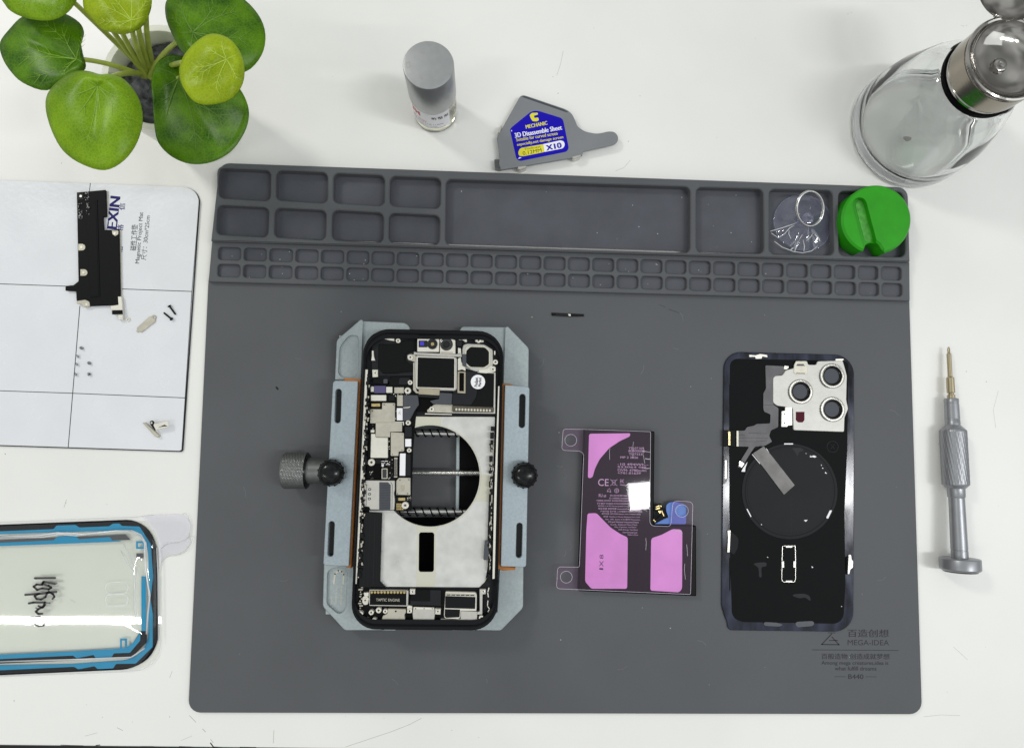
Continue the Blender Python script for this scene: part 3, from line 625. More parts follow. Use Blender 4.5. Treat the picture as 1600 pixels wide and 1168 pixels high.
# rails, rods and springs seen through the phone
bp('slide_plate', [(718.5, 600), (790, 604), (780, 880), (716.5, 874)], 7.8, 4, m_dark)
bp('slide_plate', [(590, 604), (614, 604), (606, 880), (582, 874)], 7.8, 4, m_dark)
bp('slide_plate', [(608, 808), (775, 808), (770, 915), (604, 915)], 3.9, 2.9, m_dark)
bp('rail', [(713.2, 640), (718.8, 640), (716.8, 860), (711.2, 860)], 9.0, 4, m_base, b=.3)
bp('rail', [(622.8, 640), (629, 640), (628, 860), (621.8, 860)], 9.0, 4, m_base, b=.3)
rodz = 10.6
A, B = P(560, 737.5, rodz), P(782, 739, rodz)
V = [];
prr = [(1.25, 0)]
Lr = (B - A).length; nth = 110
for i in range(nth): u = Lr * i / nth; prr += [(1.25, u), (1.75, u + Lr / nth * .5)]
prr += [(1.25, Lr), (0, Lr)]
q = Vector((0, 0, 1)).rotation_difference((B - A).normalized()).to_matrix()
lathe('threaded_rod', [(0, 0)] + prr, A, m_spring, fx, 16, q)
for y0, y1, rs in ((675, 677.5, 2.0), (798.5, 800, 2.2)):
    A, B = P(570, y0, rodz), P(778, y1, rodz); q = Vector((0, 0, 1)).rotation_difference((B - A).normalized()).to_matrix()
    rod = lathe('guide_rod', [(0, 0), (1.5, 0), (1.5, (B - A).length), (0, (B - A).length)], A, m_spring, fx, 16, q)
    n = 17; pts = []; Lr = (B - A).length
    for i in range(n * 16 + 1):
        a = 2 * math.pi * i / 16; pts.append(A + q @ Vector((rs * math.cos(a), rs * math.sin(a), Lr * i / (n * 16))))
    tube('spring', pts, .33, m_dark, fx, 6)
# jaws
bp('jaw_lining', [(537.5, 590.5), (564, 592), (549.2, 887), (541, 886)], 21.5, 12, m_orange, b=.3)
bp('jaw_lining', [(784.3, 598.6), (801, 600), (788, 640), (782, 884), (805.5, 886), (805, 890), (786, 891), (777, 888)], 21.5, 12, m_orange, b=.3)
bp('jaw_plate', [(520.4, 594.2), (559.6, 595), (545.2, 884.3), (505, 882.5)], 24, 20.6, m_jaw, holes=[stad(528.9, 612, 527.4, 656, 4.7), stad(518.2, 818.5, 516.3, 864.5, 4.6)], r=[5, 1, 2, 4])
bp('jaw_plate', [(788.8, 601), (827.6, 604), (822.2, 885.6), (782.2, 884.4)], 24, 20.6, m_jaw, holes=[stad(816.4, 620, 815.5, 663.4, 4.7), stad(811.8, 821, 810.7, 866.5, 4.6)], r=[1, 4.5, 4, 2])
bp('jaw_body', [(524, 600), (556, 601), (543, 878), (509, 877)], 20.5, 13.2, m_blkg)
bp('jaw_body', [(791, 607), (824, 609), (819, 879), (785, 879)], 20.5, 13.2, m_blkg)
# black domed knobs
def knob(x, y, ztop, s):
    s0 = s / px_scale(ztop - 3); c = P(x, y, 0); cc = P(x, y, ztop - 4)
    out = []
    n = 15
    for i in range(n * 10):
        a = 2 * math.pi * i / (n * 10); u = math.cos(a * n); rr = s0 * (1 + .035 + .075 * max(0, u) ** 1.5)
        out.append((cc.x + rr * math.cos(a), cc.y + rr * math.sin(a), ztop - 3.2))
    k = prism('knob', out, ztop - 4.6, 26.5, m_blkg, fx, b=.4, world=True)
    ko = lathe('cap', [(s0 * .97, -5.1), (s0 * .985, -3.6), (s0 * .93, -2.4), (s0 * .80, -1.2), (s0 * .58, -.4), (s0 * .3, -.06), (0, 0)], (cc.x, cc.y, ztop), m_blkg, k, 40)
    lathe('stem', [(0, 0), (3.2, 0), (3.2, 5), (0, 5)], (cc.x, cc.y, 23.6), m_blkg, k, 20)
knob(516.5, 738.5, 37, 19.5); knob(819.8, 742.3, 37, 19.2)
# knurled thumb screw on the left, its axis along the clamp's width
zz = 13.2; A, B = P(442.8, 734.5, zz), P(481.5, 735, zz); rr = 28.2 / px_scale(zz + 1)
q = Vector((0, 0, 1)).rotation_difference((B - A).normalized()).to_matrix(); Lr = (B - A).length
prof = [(0, 0), (rr * .82, 0), (rr * .93, .25), (rr * .985, .9)]
nk = 52; na = 96; V = []; Fc = []
for i in range(na):
    for k in range(nk + 1):
        u = 1.0 + (Lr - 1.5) * k / nk; a = 2 * math.pi * i / na
        # spiral ridges cut across by shallow rings
        rg = .20 * (abs(math.sin(a * 24 + u * 2.2))) + .16 * abs(math.sin(u * 2.1 - a * 6))
        r_ = rr - .42 + rg; V.append(A + q @ Vector((r_ * math.cos(a), r_ * math.sin(a), u)))
for i in range(na):
    j = (i + 1) % na
    for k in range(nk): Fc.append((i * (nk + 1) + k, j * (nk + 1) + k, j * (nk + 1) + k + 1, i * (nk + 1) + k + 1))
ts = mk('thumb_screw', V, Fc, m_knurl, fx, False)
lathe('end_cap', [(0, 0), (rr * .84, 0), (rr * .93, .3), (rr * .965, .98), (rr * .9, 1.2), (0, 1.2)], A, m_knurl, ts, 64, q)
lathe('end_cap', [(0, Lr - .6), (rr * .95, Lr - .6), (rr * .92, Lr), (rr * .75, Lr + .2), (0, Lr + .2)], A, m_blkg, ts, 64, q)
lathe('collar', [(0, Lr), (rr * .71, Lr + .1), (rr * .71, Lr + 16), (0, Lr + 16)], A, m_knurl, ts, 48, q)

# ================================================================ OPENED PHONE in the clamp
ph = thing('opened_phone', 'opened black smartphone held in the clamp, its logic board and silver midplate showing', 'phone', P(668, 748, 19))
ZT = 27.0
ol = rnd([(568.6, 512.8), (787.2, 517.2), (776.4, 985.2), (547.2, 983)], 40, 9)
il = rnd([(573.0, 520.5), (783, 524.6), (772.2, 977.3), (551.8, 975.5)], 34, 8)
circle = [(672 + 77.5 * math.cos(2 * math.pi * i / 72), 743.2 + 79 * math.sin(2 * math.pi * i / 72)) for i in range(72)]
slot = rnd([(654.6, 831), (678.6, 831), (678, 893), (654, 893)], 4)
fr_ = prism('frame', ol, ZT, 19.2, m_frame, ph, holes=[il], b=.7)
prism('frame_lip', rnd([(572, 517), (783.6, 521.4), (773, 980.4), (551.6, 978.4)], 36, 9), ZT - 1.2, 24.6, m_frame, ph, holes=[rnd([(573.8, 528), (782.2, 531), (771.4, 968.5), (552.6, 967)], [34, 34, 34, 34], 8)], b=.1)
prism('chassis', rnd([(571, 516), (784, 520), (774, 981), (551, 979)], 30, 8), 21.6, 20.2, m_blk2, ph, holes=[circle, slot])
prism('midplate', rnd([(577, 650), (773.5, 651), (768.5, 800), (763, 880), (758, 908), (749, 917), (603.5, 916), (594.5, 908), (597, 803), (577, 803)], 1.2), 22.6, 21.65, m_alu, ph, holes=[circle, slot], b=.08)
sh = prism('centre_strip', rnd([(650, 818), (656, 824), (680, 824), (689, 819.5), (683, 826), (681, 835), (679.6, 916), (650.5, 916), (651.8, 835)], 1), 22.68, 22.6, m_beige, ph, holes=[slot])
prism('beige_panel', [(645.5, 650.5), (689, 651), (689, 664), (671, 662.6), (655, 664), (645, 668)], 22.68, 22.6, m_beige, ph)
prism('beige_panel', [(752, 741), (768, 741), (767, 783), (740, 783), (748, 765)], 22.67, 22.6, m_beige, ph)
prism('beige_panel', [(748, 916.5), (761.5, 901), (757.5, 908.5)], 22.68, 22.6, m_beige, ph)
prism('hole_rim', [(672 + 79.5 * math.cos(a * math.pi / 36), 743.2 + 81 * math.sin(a * math.pi / 36)) for a in range(-29, 26)] + [(672 + 78 * math.cos(a * math.pi / 36), 743.2 + 79.5 * math.sin(a * math.pi / 36)) for a in range(25, -30, -1)], 22.9, 22.6, m_beige, ph)
for a0, b0 in (((653, 818), (651.4, 916)), ((688, 820), (680.6, 916))): pass
# battery bay wall and side rails
prism('battery_bay_edge', [(569, 799), (597, 801), (594, 908), (603, 917), (560, 917), (563, 850)], 24.6, 21.6, m_blkg, ph, b=.3)
multi('bay_groove', strokes([([(573, 803), (568, 914)], .7), ([(579, 803), (574.5, 914)], .5), ([(586, 804), (583, 912)], .9), ([(590, 804), (588, 910)], .4)], 24.66, .05), m_blk2, ph)
prism('side_rail', [(568.9, 577), (574.6, 577), (571, 660), (568, 740), (560.4, 864), (557, 912), (553.4, 911), (556.6, 860)], 25.9, 24.7, m_bright, ph, b=.1)
prism('side_rail', [(778.4, 603), (780.6, 603), (776, 780), (773, 903.5), (769.4, 904), (772, 780)], 25.9, 24.7, m_bright, ph, b=.1)
def part(name, pts, z1, z0, m, r=0, par=None, holes=(), b=.08): return prism(name, rnd(pts, r) if r else pts, z1, z0, m, par or ph, holes=holes, b=b)
# side flex and button hardware along both rails
random.seed(21)
fl = []
for y0, y1, xa in ((584, 604, .5), (622, 655, 0), (664, 700, 0), (706, 740, .6), (748, 800, .4), (806, 900, .7)):
    y = y0
    while y < y1:
        hgt = random.uniform(2.5, 8); xl = 568.9 - (y - 577) * .0475 + random.uniform(3.6, 5.8)
        fl.append((rnd([(xl, y), (xl + random.uniform(3.5, 7), y), (xl + random.uniform(3.5, 7) - .2, y + hgt), (xl - .2, y + hgt)], .8), 26.0 + random.uniform(.02, .5), 25, (), .1)); y += hgt * random.uniform(.8, 1.4)
multi('button_flex', fl, m_blkg, ph)
fl = []
for _ in range(46):
    y = random.uniform(582, 908); xl = 568.9 - (y - 577) * .0475 + random.uniform(4, 10)
    fl.append((rnd([(xl, y), (xl + random.uniform(.9, 3), y), (xl + random.uniform(.9, 3), y + random.uniform(1, 5)), (xl, y + random.uniform(1, 5))], .4), 26.6 + random.uniform(0, .3), 25.5, (), .06))
multi('flex_contact', fl, m_shield, ph)
fl = []
for y0, y1 in ((666, 702), (712, 740), (744, 770), (786, 862), (868, 905)):
    y = y0
    while y < y1:
        hgt = random.uniform(3, 10); xl = 766.5 - (y - 577) * .020 + random.uniform(0, 3.0)
        fl.append((rnd([(xl, y), (xl + random.uniform(4, 7), y), (xl + random.uniform(4, 7), y + hgt), (xl, y + hgt)], .8), 25.6 + random.uniform(.02, .5), 24, (), .1)); y += hgt * random.uniform(.8, 1.4)
multi('button_flex', fl, m_blkg, ph)
fl = []
for _ in range(34):
    y = random.uniform(668, 900); xl = 769 - (y - 577) * .022 + random.uniform(0, 4)
    fl.append((rnd([(xl, y), (xl + random.uniform(.7, 2), y), (xl + random.uniform(.7, 2), y + random.uniform(1, 7)), (xl, y + random.uniform(1, 7))], .3), 26.2 + random.uniform(0, .3), 25, (), .06))
multi('flex_contact', fl, m_shield, ph)
part('key_bracket', [(757.4, 845), (764.5, 844.5), (764, 874), (755.4, 874.6), (755.6, 870)], 25.6, 22.7, m_slate, 1.5)
part('key_bracket', [(764, 770), (770, 770), (767, 866), (761, 866)], 25.2, 22.7, m_blkg, 1)
part('key_bracket', [(768, 771), (769.6, 771), (767.5, 838), (765.8, 838)], 25.5, 25.2, m_shield, .5)
# top left: speaker housing
sp_ = part('ear_speaker', [(590, 529), (648, 529), (648.4, 585), (640, 587), (581, 587), (580.6, 545), (583, 535)], 23.6, 21.6, m_blk2, 4)
part('speaker_body', [(591.5, 537.5), (610, 537), (623, 537), (632, 531), (647, 531), (647, 548), (638, 549.6), (632.6, 555), (633, 563), (640, 568), (645, 570), (644.6, 580.5), (632, 580.8), (618, 583), (597.5, 583), (594, 577.5), (591, 576)], 24.6, 23.65, m_blk, 3, sp_, b=.25)
part('cavity_plate', [(611, 588), (642, 588), (642, 602), (607, 602)], 23.4, 21.7, m_blk, 3)
part('cavity_plate', [(624, 590), (641, 590), (641, 600.5), (622.5, 600.5)], 23.8, 23.42, m_blk2, 2)
part('antenna_cover', [(583, 591), (597, 591.5), (600, 594), (606, 594), (606, 599.6), (596, 600.2), (583, 598)], 24.6, 21.7, m_blk, 2)
part('antenna_end', [(599, 592), (605.4, 592), (605.6, 598.8), (599, 598.6)], 24.9, 24.6, m_slate, 1)
for pts in ([(581, 547.5), (583.5, 547.5), (584, 556), (586, 563), (580, 563), (581, 556)], [(600, 528), (611, 528), (612, 525.6), (615.8, 526.6), (616, 532.5), (609, 531.5), (600, 529.2)], [(610.5, 521.5), (618.5, 522.6), (618.5, 527), (611, 526)]):
    part('spring_contact', pts, 25.2, 23.6, m_bright, .6)
# camera modules at the top
c1 = part('front_camera', [(652, 528.3), (666, 528.3), (666, 526.6), (672, 526.6), (672, 528), (686.4, 528.2), (686, 549.6), (651.8, 549.4)], 25.2, 21.6, m_bright, 1.2, b=.2)
part('sensor_window', [(654, 531.7), (668, 531.7), (668, 542.4), (654, 542.4)], 25.3, 25.21, m_lensb, 1, c1)
part('violet_sensor', [(656, 533.2), (662.6, 533.2), (662.6, 539.6), (656, 539.6)], 25.38, 25.3, m_lensp, .5, c1)
lathe('lens', [(0, .3), (1.0, .3), (1.05, .1), (2.3, .1), (2.75, .45), (2.85, 0)], P(675.6, 537.3, 25.2), m_lensb, c1, 28)
prism('lens_glint', circ(675.8, 537.2, 2.6, 14), 25.6, 25.45, m_gold, c1)
c2 = part('rear_camera', [(687.4, 527.2), (707, 527.5), (708, 530), (711.5, 531), (711.6, 552.6), (687.4, 552)], 25.2, 21.6, m_bright, 1, b=.2)
lathe('lens', [(0, .15), (1.4, .15), (1.6, .35), (2.6, .35), (3.1, .5), (3.45, 0)], P(697.6, 537.6, 25.2), m_lensb, c2, 28)
part('module_bar', [(689.4, 549), (707.5, 549.5), (707.5, 551.8), (689.4, 551.4)], 25.35, 25.2, m_shield, .4, c2)
part('cross_bar', [(647, 549.2), (652, 550.6), (714, 553), (718, 551), (721, 552), (722, 557.5), (700, 556.8), (652, 554.4), (646, 554)], 24.9, 22.6, m_steel, .8)
# main sensor module
ms = part('main_camera', [(649.5, 554.8), (710, 557), (714.4, 559.5), (714, 607), (711, 610.5), (655, 609), (648.5, 606), (647.5, 570)], 25.6, 21.6, m_steel, 3, b=.25)
part('camera_cover', [(651.2, 556.8), (711.5, 558.8), (711, 607.6), (650.4, 605.6)], 25.9, 25.6, m_bright, 2, ms)
part('camera_face', [(652.8, 558), (710, 559.9), (709.6, 606.2), (652, 604.4)], 26.0, 25.9, m_blk, 1, ms, b=.03)
part('mount_ear', [(636, 554.5), (642, 552.6), (650, 554.8), (650, 566), (643, 563.5), (637, 562)], 25.0, 22, m_shield, 2.4)
part('camera_bracket', [(645.6, 566), (650, 566), (649, 604), (651.5, 611), (660, 612.6), (659, 614.6), (650, 614), (645.4, 609)], 25.1, 22, m_shield, 1)
part('tan_flex', [(654.4, 605.4), (687, 607.4), (686.6, 617.4), (654, 615.5)], 26.15, 24, m_tan, .6)
part('support_plate', [(678, 632), (688, 629.6), (707, 631), (708, 645), (667.5, 643.6), (667.5, 640)], 24.4, 22, m_shield, 1)
part('black_well', [(652, 618), (680, 618), (676, 630), (666, 643), (650.5, 643)], 23.6, 21.7, m_dark, 1)
part('grey_flex', [(687, 613.2), (706.6, 614.4), (705.6, 632.4), (677, 631), (671.5, 626), (686, 623)], 25.8, 24.2, m_slate, .6)
part('tan_flex', [(653, 616), (686, 618), (686, 622), (653, 619.6)], 25.4, 24, m_blk2, .5)
part('white_strip', [(664, 645.2), (706, 646.5), (706, 648), (664, 647)], 24.6, 22.7, m_bright)
# octagonal camera and its plate
oc = part('round_camera', [(724, 538.5), (731, 536.5), (757, 538), (770, 546), (770.6, 570), (761, 578), (744, 580.5), (727, 575), (722.5, 566), (722.5, 545)], 25.0, 21.6, m_steel, 1.5, b=.25)
part('gold_band', [(728.6, 541), (757, 540), (766.4, 548), (766.2, 569), (757.4, 575.6), (733, 574), (726.4, 568), (726.4, 547)], 25.4, 25.0, m_beige, 1, oc)
part('camera_face', [(735, 541.8), (757.6, 542.6), (764, 549), (763.8, 568.8), (756, 573.6), (735, 573), (728.6, 567), (728.6, 548)], 25.6, 25.4, m_blk, 2, oc, b=.05)
part('camera_flex', [(722, 553), (728.6, 553), (728.6, 572), (735, 576), (722.5, 571)], 25.8, 25.0, m_slate, .6, oc)
part('mount_ear', [(748, 577), (762, 576), (766.5, 571), (774.5, 572.6), (774.5, 580.5), (760, 583), (748, 582)], 25.2, 22, m_bright, 2)
part('mount_bracket', [(715.4, 560), (720, 558), (721, 566), (727, 569.6), (727.5, 579.6), (722, 576.8), (715.4, 578.8)], 24.9, 22, m_bright, 1)
# logic shield with comb
ap = part('rear_shield', [(711, 577), (773.4, 582.5), (774.6, 640), (771, 646), (706, 644), (706, 630)], 24.2, 21.6, m_blk2, 2, b=.2)
part('shield_border', [(746, 580.5), (774.4, 581.8), (773.8, 646), (706, 645), (706, 643.4), (771, 644), (772, 583.4), (746, 582)], 24.9, 23, m_steel, .6, ap)
part('black_face', [(744, 583), (771.6, 583.8), (771, 633.8), (733, 633.4), (742, 622)], 25.0, 24.25, m_blk, .8, ap, b=.05)
part('curved_flex', [(727.6, 581), (745.4, 581.6), (745.8, 606), (744, 620), (736, 632.4), (706.6, 632.4), (706.8, 615.4), (727.6, 614.6)], 25.5, 25.02, m_blk2, 1.2, ap, b=.05)
part('tan_frame', [(715.2, 580), (727.6, 580.6), (727.4, 614.4), (714.6, 613.6)], 25.4, 24.3, m_tan, 1, ap, holes=[rnd([(717.8, 582), (725, 582.4), (724.8, 611), (717.6, 610.6)], .5)])
part('tan_well', [(716, 581), (727, 581), (726.6, 613.6), (715.4, 613)], 24.6, 24.25, m_dark, 0, ap)
part('comb_strip', [(706.6, 633.4), (772, 636.2), (771.4, 643.6), (706.4, 642.4)], 25.3, 24.25, m_brown, .6, ap)
multi('comb_teeth', [(rnd(box(711.6 + i * 4.75, 637.4 + i * .16, 714.6 + i * 4.75, 641.2 + i * .16), .7), 25.55, 25.3, (), .05) for i in range(12)], m_beige, ap)
st = part('round_sticker', circ(746.8, 596.4, 11.2, 40), 25.68, 25.52, m_wht, 0, b=.03)
letters('lettering', [('Pedant.', (743.6, 603.8), (744.6, 588.8), 5.2, .02), ('Market', (749.4, 603.6), (750, 589.4), 4.6, .02)], 25.72, m_ink, st)
# logic board
lb = part('logic_board', [(577.5, 600), (646, 600), (651, 640), (645.5, 700), (642.5, 797), (568, 797), (575, 700)], 22.9, 21.6, m_blk, 1, b=.1)
Zs = 24.2
def comp(name, pts, m, z1=Zs, r=.6, b=.12): return part(name, pts, z1, 22.8, m, r, lb, b=b)
comp('connector', box(584.4, 602.4, 602.6, 613.8), m_purple, 24.6, 1); comp('connector_tab', box(579.2, 603.4, 584.2, 611.8), m_bright, 24.3); comp('connector_tab', box(603.2, 604, 613, 613.4), m_bright, 24.3)
comp('chip_shield', box(616, 604.8, 631, 614.2), m_shield, 24.4); comp('connector', box(579.4, 616.8, 603.4, 626), m_bright, 24.5, 1); comp('black_chip', box(607, 617, 617, 626), m_blkg, 24)
comp('chip_shield', box(620.4, 617, 629.6, 634.2), m_shield, 24.4); comp('chip_shield', box(620, 637.2, 629.2, 656.4), m_wht, 24.4)
multi('chip_print', [(box(622.6 + (i % 3) * 1.3, 642 + (i // 3) * 1.5, 623.6 + (i % 3) * 1.3, 643.1 + (i // 3) * 1.5), 24.45, 24.4, (), 0) for i in range(12) if i % 5], m_shield, lb)
comp('gold_connector', box(580, 630, 593.8, 635), m_gold, 24.1); comp('ribbon_fold', [(630, 616.8), (653, 617), (654.5, 632), (648, 641), (640, 656.6), (629.6, 657.4)], m_slate, 24.9, 1.5)
comp('ribbon_crease', [(630, 636.2), (638, 635.6), (641, 634.6), (641, 635.8), (638, 637), (630, 637.2)], m_bright, 25.0, .2, .02)
comp('shield_can', [(597, 629), (617, 629.2), (617, 661), (578.2, 661), (578.6, 638.8), (596.8, 639)], m_shield, 24.3, 1)
comp('shield_can', [(587, 659.6), (628.2, 659.8), (628.2, 674.2), (609.8, 674.2), (609.6, 682.8), (586.8, 682.6)], m_shield, 24.9, 1.2)
comp('shield_edge', [(617, 658.4), (631, 658.6), (631, 664), (629.6, 664), (629.4, 659.8), (617, 659.6)], m_bright, 24.7, .3, .03)
comp('shield_can', [(610.6, 674.6), (631, 676), (631.2, 704.6), (622.8, 705.2), (622.4, 712), (610.4, 711.8)], m_shield, 25.2, 1.2)
comp('shield_can', [(579.6, 677.4), (586.6, 677.4), (587, 683), (606, 683.4), (606, 715), (578.8, 714.8)], m_bright, 24.3, .8)
comp('connector_tab', box(579, 671, 585, 675.6), m_bright, 24.2); comp('black_connector', box(632.4, 666, 643.4, 682.6), m_blk2, 25.3, 1.4); comp('chip_shield', box(633, 685.2, 642.4, 697.4), m_wht, 24.5)
comp('white_strip', [(624.8, 708), (633.8, 708), (633.2, 742.8), (624.2, 742.6)], m_wht, 24.6, .6); comp('dark_strip', box(634.4, 709, 641.6, 743), m_blk2, 24.3)
comp('board_connector', [(615.4, 714), (621.6, 714), (621.2, 746), (615, 746)], m_blk2, 24.5, 1)
multi('connector_pin', [(box(616.4 + (i % 2) * 2.6, 718 + (i // 2) * 1.35, 618 + (i % 2) * 2.6, 718.7 + (i // 2) * 1.35), 24.6, 24.5, (), 0) for i in range(36)] + [(box(616, 714.6, 621, 717), 24.6, 24.5, (), 0), (box(615.6, 743.4, 620.8, 745.4), 24.6, 24.5, (), 0)], m_shield, lb)
comp('coin_frame', box(596, 731.2, 605.6, 747.8), m_shield, 24.5, 1.4); comp('coin_face', box(597.6, 732.8, 604, 746.2), m_lensb, 24.62, .8, .02)
comp('black_chip', box(584, 722, 594, 748), m_dark, 24.2); comp('black_chip', box(587, 716.5, 595, 724), m_blkg, 24.4)
random.seed(9); bits = []
for _ in range(64):
    x, y = random.choice([(random.uniform(595, 613), random.uniform(717, 729)), (random.uniform(577, 583), random.uniform(735, 748)), (random.uniform(607, 614), random.uniform(730, 748)), (random.uniform(636, 642), random.uniform(775, 784)), (random.uniform(605, 609), random.uniform(686, 714)), (random.uniform(617, 620), random.uniform(606, 660)), (random.uniform(579, 584), random.uniform(663, 670)), (random.uniform(593, 640), random.uniform(614.5, 616))])
    a_ = random.uniform(.5, 1.1); c_ = random.uniform(.4, .9); bits.append((box(x - a_, y - c_, x + a_, y + c_), 23.1 + random.uniform(0, .4), 22.85, (), .04))
multi('small_parts', bits[:34], m_bright, lb); multi('small_parts', bits[34:], m_brown, lb)
multi('board_mark', [(rnd([(596.4, 724.6), (597.6, 725), (598.8, 724.6), (599.8, 725.8), (599.4, 728.4), (598, 729), (596.6, 728.8), (595.8, 726.6)], .5), 23.0, 22.9, (), 0), (rnd([(597.8, 724.2), (599, 722.8), (599.2, 723.4), (598, 724.6)], .1), 23.0, 22.9, (), 0)] + [(box(x, y, x + w_, y + 1), 23.0, 22.9, (), 0) for x, y, w_ in ((595.4, 719.6, 5), (601.2, 719.6, 5), (603, 724.8, 2.6), (606.4, 724.6, 3))], m_wht, lb)
tr = part('sim_tray', [(565.4, 760), (568, 752.6), (572, 750), (617, 750.4), (617, 765), (615.6, 770), (617, 780), (616, 796.4), (578, 795.6), (577, 791.4), (567, 790.6), (564, 786), (565, 776)], 25.0, 22.9, m_steel, 1.5, b=.2)
part('grey_ribbon', [(592.6, 752.8), (606, 753), (610.4, 757.4), (610, 796.6), (592.4, 796.2)], 25.3, 25.0, m_slate, .8, tr, b=.04)
multi('ribbon_line', strokes([([(593, 757 + i * 2.6), (610, 757.4 + i * 2.6)], .35) for i in range(15)], 25.33, .02), m_blk2, tr)
for y in (764, 771.5, 778.8): prism('tray_ring', circ(577.5 - (y - 764) * .03, y, 2.5, 16, 2.0), 25.15, 25.0, m_blk2, tr, holes=[circ(577.5 - (y - 764) * .03, y, 1.5, 16, 1.1)])
multi('tray_seam', strokes([([(567.2, 756), (573, 756.6), (572.2, 790)], .5), ([(610.6, 753), (613, 757), (612.4, 795)], .6)], 25.06, .04), m_blk2, tr)
comp('shield_can', [(623.2, 746), (641.2, 746.2), (641.2, 773), (619.2, 772.6), (619.2, 751)], m_shield, 24.8, .8)
multi('can_mark', [(box(626.2 + (i % 4) * 1.6, 757 + (i // 4) * 1.7, 627.4 + (i % 4) * 1.6, 758.2 + (i // 4) * 1.7), 24.86, 24.8, (), 0) for i in range(24) if i % 7 != 2], m_tan, lb)
hp = [(624.8, 749.6), (638.6, 749), (620.8, 771), (636.8, 770.8), (600, 631.6), (614.6, 631.8), (581.6, 641.4), (613, 709.4), (628, 702.6), (628.4, 678.5)]
multi('shield_dimple', [(circ(x, y, .7, 8), 25.3, 24.2, (), 0) for x, y in hp], m_dark, lb)
comp('gold_connector', box(619.4, 776.4, 636, 782.6), m_blk2, 24.2, 1.2)
multi('gold_pad', [(rnd(box(622.4, 777.2, 633, 781.6), .8), 24.4, 24.2, (), .03)] + [(box(619.4 + (i % 4) * 2.9, 786 + (i // 4) * 2.7, 621.6 + (i % 4) * 2.9, 788 + (i // 4) * 2.7), 23.2, 22.9, (), 0) for i in range(16)], m_gold, lb)
# bottom of the phone
bt = part('lower_bay', [(561, 919), (757, 921), (755, 972), (568, 970), (561, 955)], 22.2, 21.6, m_blk, 6)
te = part('vibration_motor', [(577, 920.4), (636.4, 921.6), (638.4, 923), (637.4, 947), (577, 946), (576, 940)], 25.0, 22.2, m_steel, .8, b=.2)
part('motor_label', [(578.2, 922), (635, 923), (634.8, 945.2), (577.6, 944.4)], 25.15, 25.0, m_blk, .4, te, b=.03)
random.seed(2)
multi('motor_teeth', [(rnd([(578.8 + i * 5.1, 922.6), (582.6 + i * 5.1, 922.9), (583 + i * 5.1, 926), (580.6 + i * 5.1, 927.6), (578.6 + i * 5.1, 926.2)], 1.2), 25.6, 25.15, (), .15) for i in range(11)], m_gold, te)
letters('lettering', [('TAPTIC ENGINE', (587.6, 936.4), (624.6, 937), 4.4, .004)], 25.2, m_shield, te)
part('cable_cover', [(641.8, 920.4), (689, 921.6), (688.6, 946), (641, 944.8)], 24.0, 22.2, m_blk2, 1)
part('cable_cover', [(641.8, 920.6), (672, 921.2), (671.8, 938.8), (641.6, 938.2)], 24.3, 24.02, m_blk, .8)
b1 = part('bottom_shield', [(598, 962), (605, 958), (606, 950.4), (634, 951), (634.6, 956), (632, 960), (633.4, 972.2), (600.6, 972.8), (596.2, 968.4)], 24.8, 22.2, m_shield, 1, b=.2)
part('shield_highlight', [(615.8, 967.6), (621, 967.6), (628.6, 969.2), (628, 970.6), (616, 970)], 24.9, 24.8, m_bright, .4, b1, b=.02); part('shield_hole', lean(box(617.2, 953.2, 619.6, 955.6), 618.4, 954.4, .78), 24.9, 24.8, m_dark, 0, b1, b=.02)
b2 = part('bottom_shield', [(645.6, 947.8), (679, 949), (679.6, 960), (678.2, 970), (645.6, 969.6), (644.4, 958)], 24.8, 22.2, m_steel, 1, b=.2)
part('port_lip', [(646.5, 947.6), (678, 948.6), (677.6, 952), (646.6, 951.4)], 25.0, 24.8, m_bright, .4, b2); multi('lip_hole', [(circ(x, 950.2, .9, 6), 25.08, 25, (), 0) for x in (649.4, 662.6, 675.4)], m_dark, b2)
sp = part('loudspeaker', [(696, 923.8), (743, 925), (745, 928), (744.6, 954), (720, 953.6), (719.6, 964), (716, 967), (695.4, 965.8), (693.4, 962)], 24.6, 22.2, m_bright, 2, b=.2)
part('speaker_face', [(695.8, 930.6), (743, 932), (742.4, 950.6), (695.4, 949.4)], 24.8, 24.6, m_blkg, .8, sp, b=.03); part('speaker_face', [(695.2, 951), (719, 951.8), (718, 963.6), (697, 964.6), (694.8, 962)], 24.8, 24.6, m_blkg, .8, sp, b=.03)
part('speaker_grille', [(696.4, 926), (743, 927.4), (743, 931), (696, 930)], 24.75, 24.6, m_shield, .5, sp)
multi('grille_slot', [(rnd(box(698 + i * 7.4, 928.1 + i * .15, 703.8 + i * 7.4, 929.4 + i * .15), .4), 24.85, 24.75, (), 0) for i in range(6)], m_dark, sp)
lf = part('corner_plate', [(719.8, 955.4), (722, 953.8), (745.8, 954.8), (745.4, 968), (742, 972.4), (689, 972.2), (688.4, 966.4), (712, 967.6), (719.6, 966.4)], 24.9, 22.2, m_steel, 1, b=.15)
multi('plate_slot', [(stad(697, 970, 705, 970.4, 1.2, 4), 25.0, 24.9, (), 0), (stad(724, 970, 735, 970.2, 1.2, 4), 25.0, 24.9, (), 0)], m_wht, lf)
part('side_bracket', [(749.4, 920), (759.4, 919.6), (759, 927.6), (754, 928), (753.6, 959), (745.6, 959.6), (745.8, 955.6), (749.6, 954.6)], 24.9, 22.2, m_steel, .8)
multi('coax_cable', strokes([([(762.4, 938), (761.6, 946), (765, 951), (762.5, 955)], 1.2), ([(764, 918), (762, 925), (763, 932)], 1.4)], 24.6, 1.0), m_bright, ph)
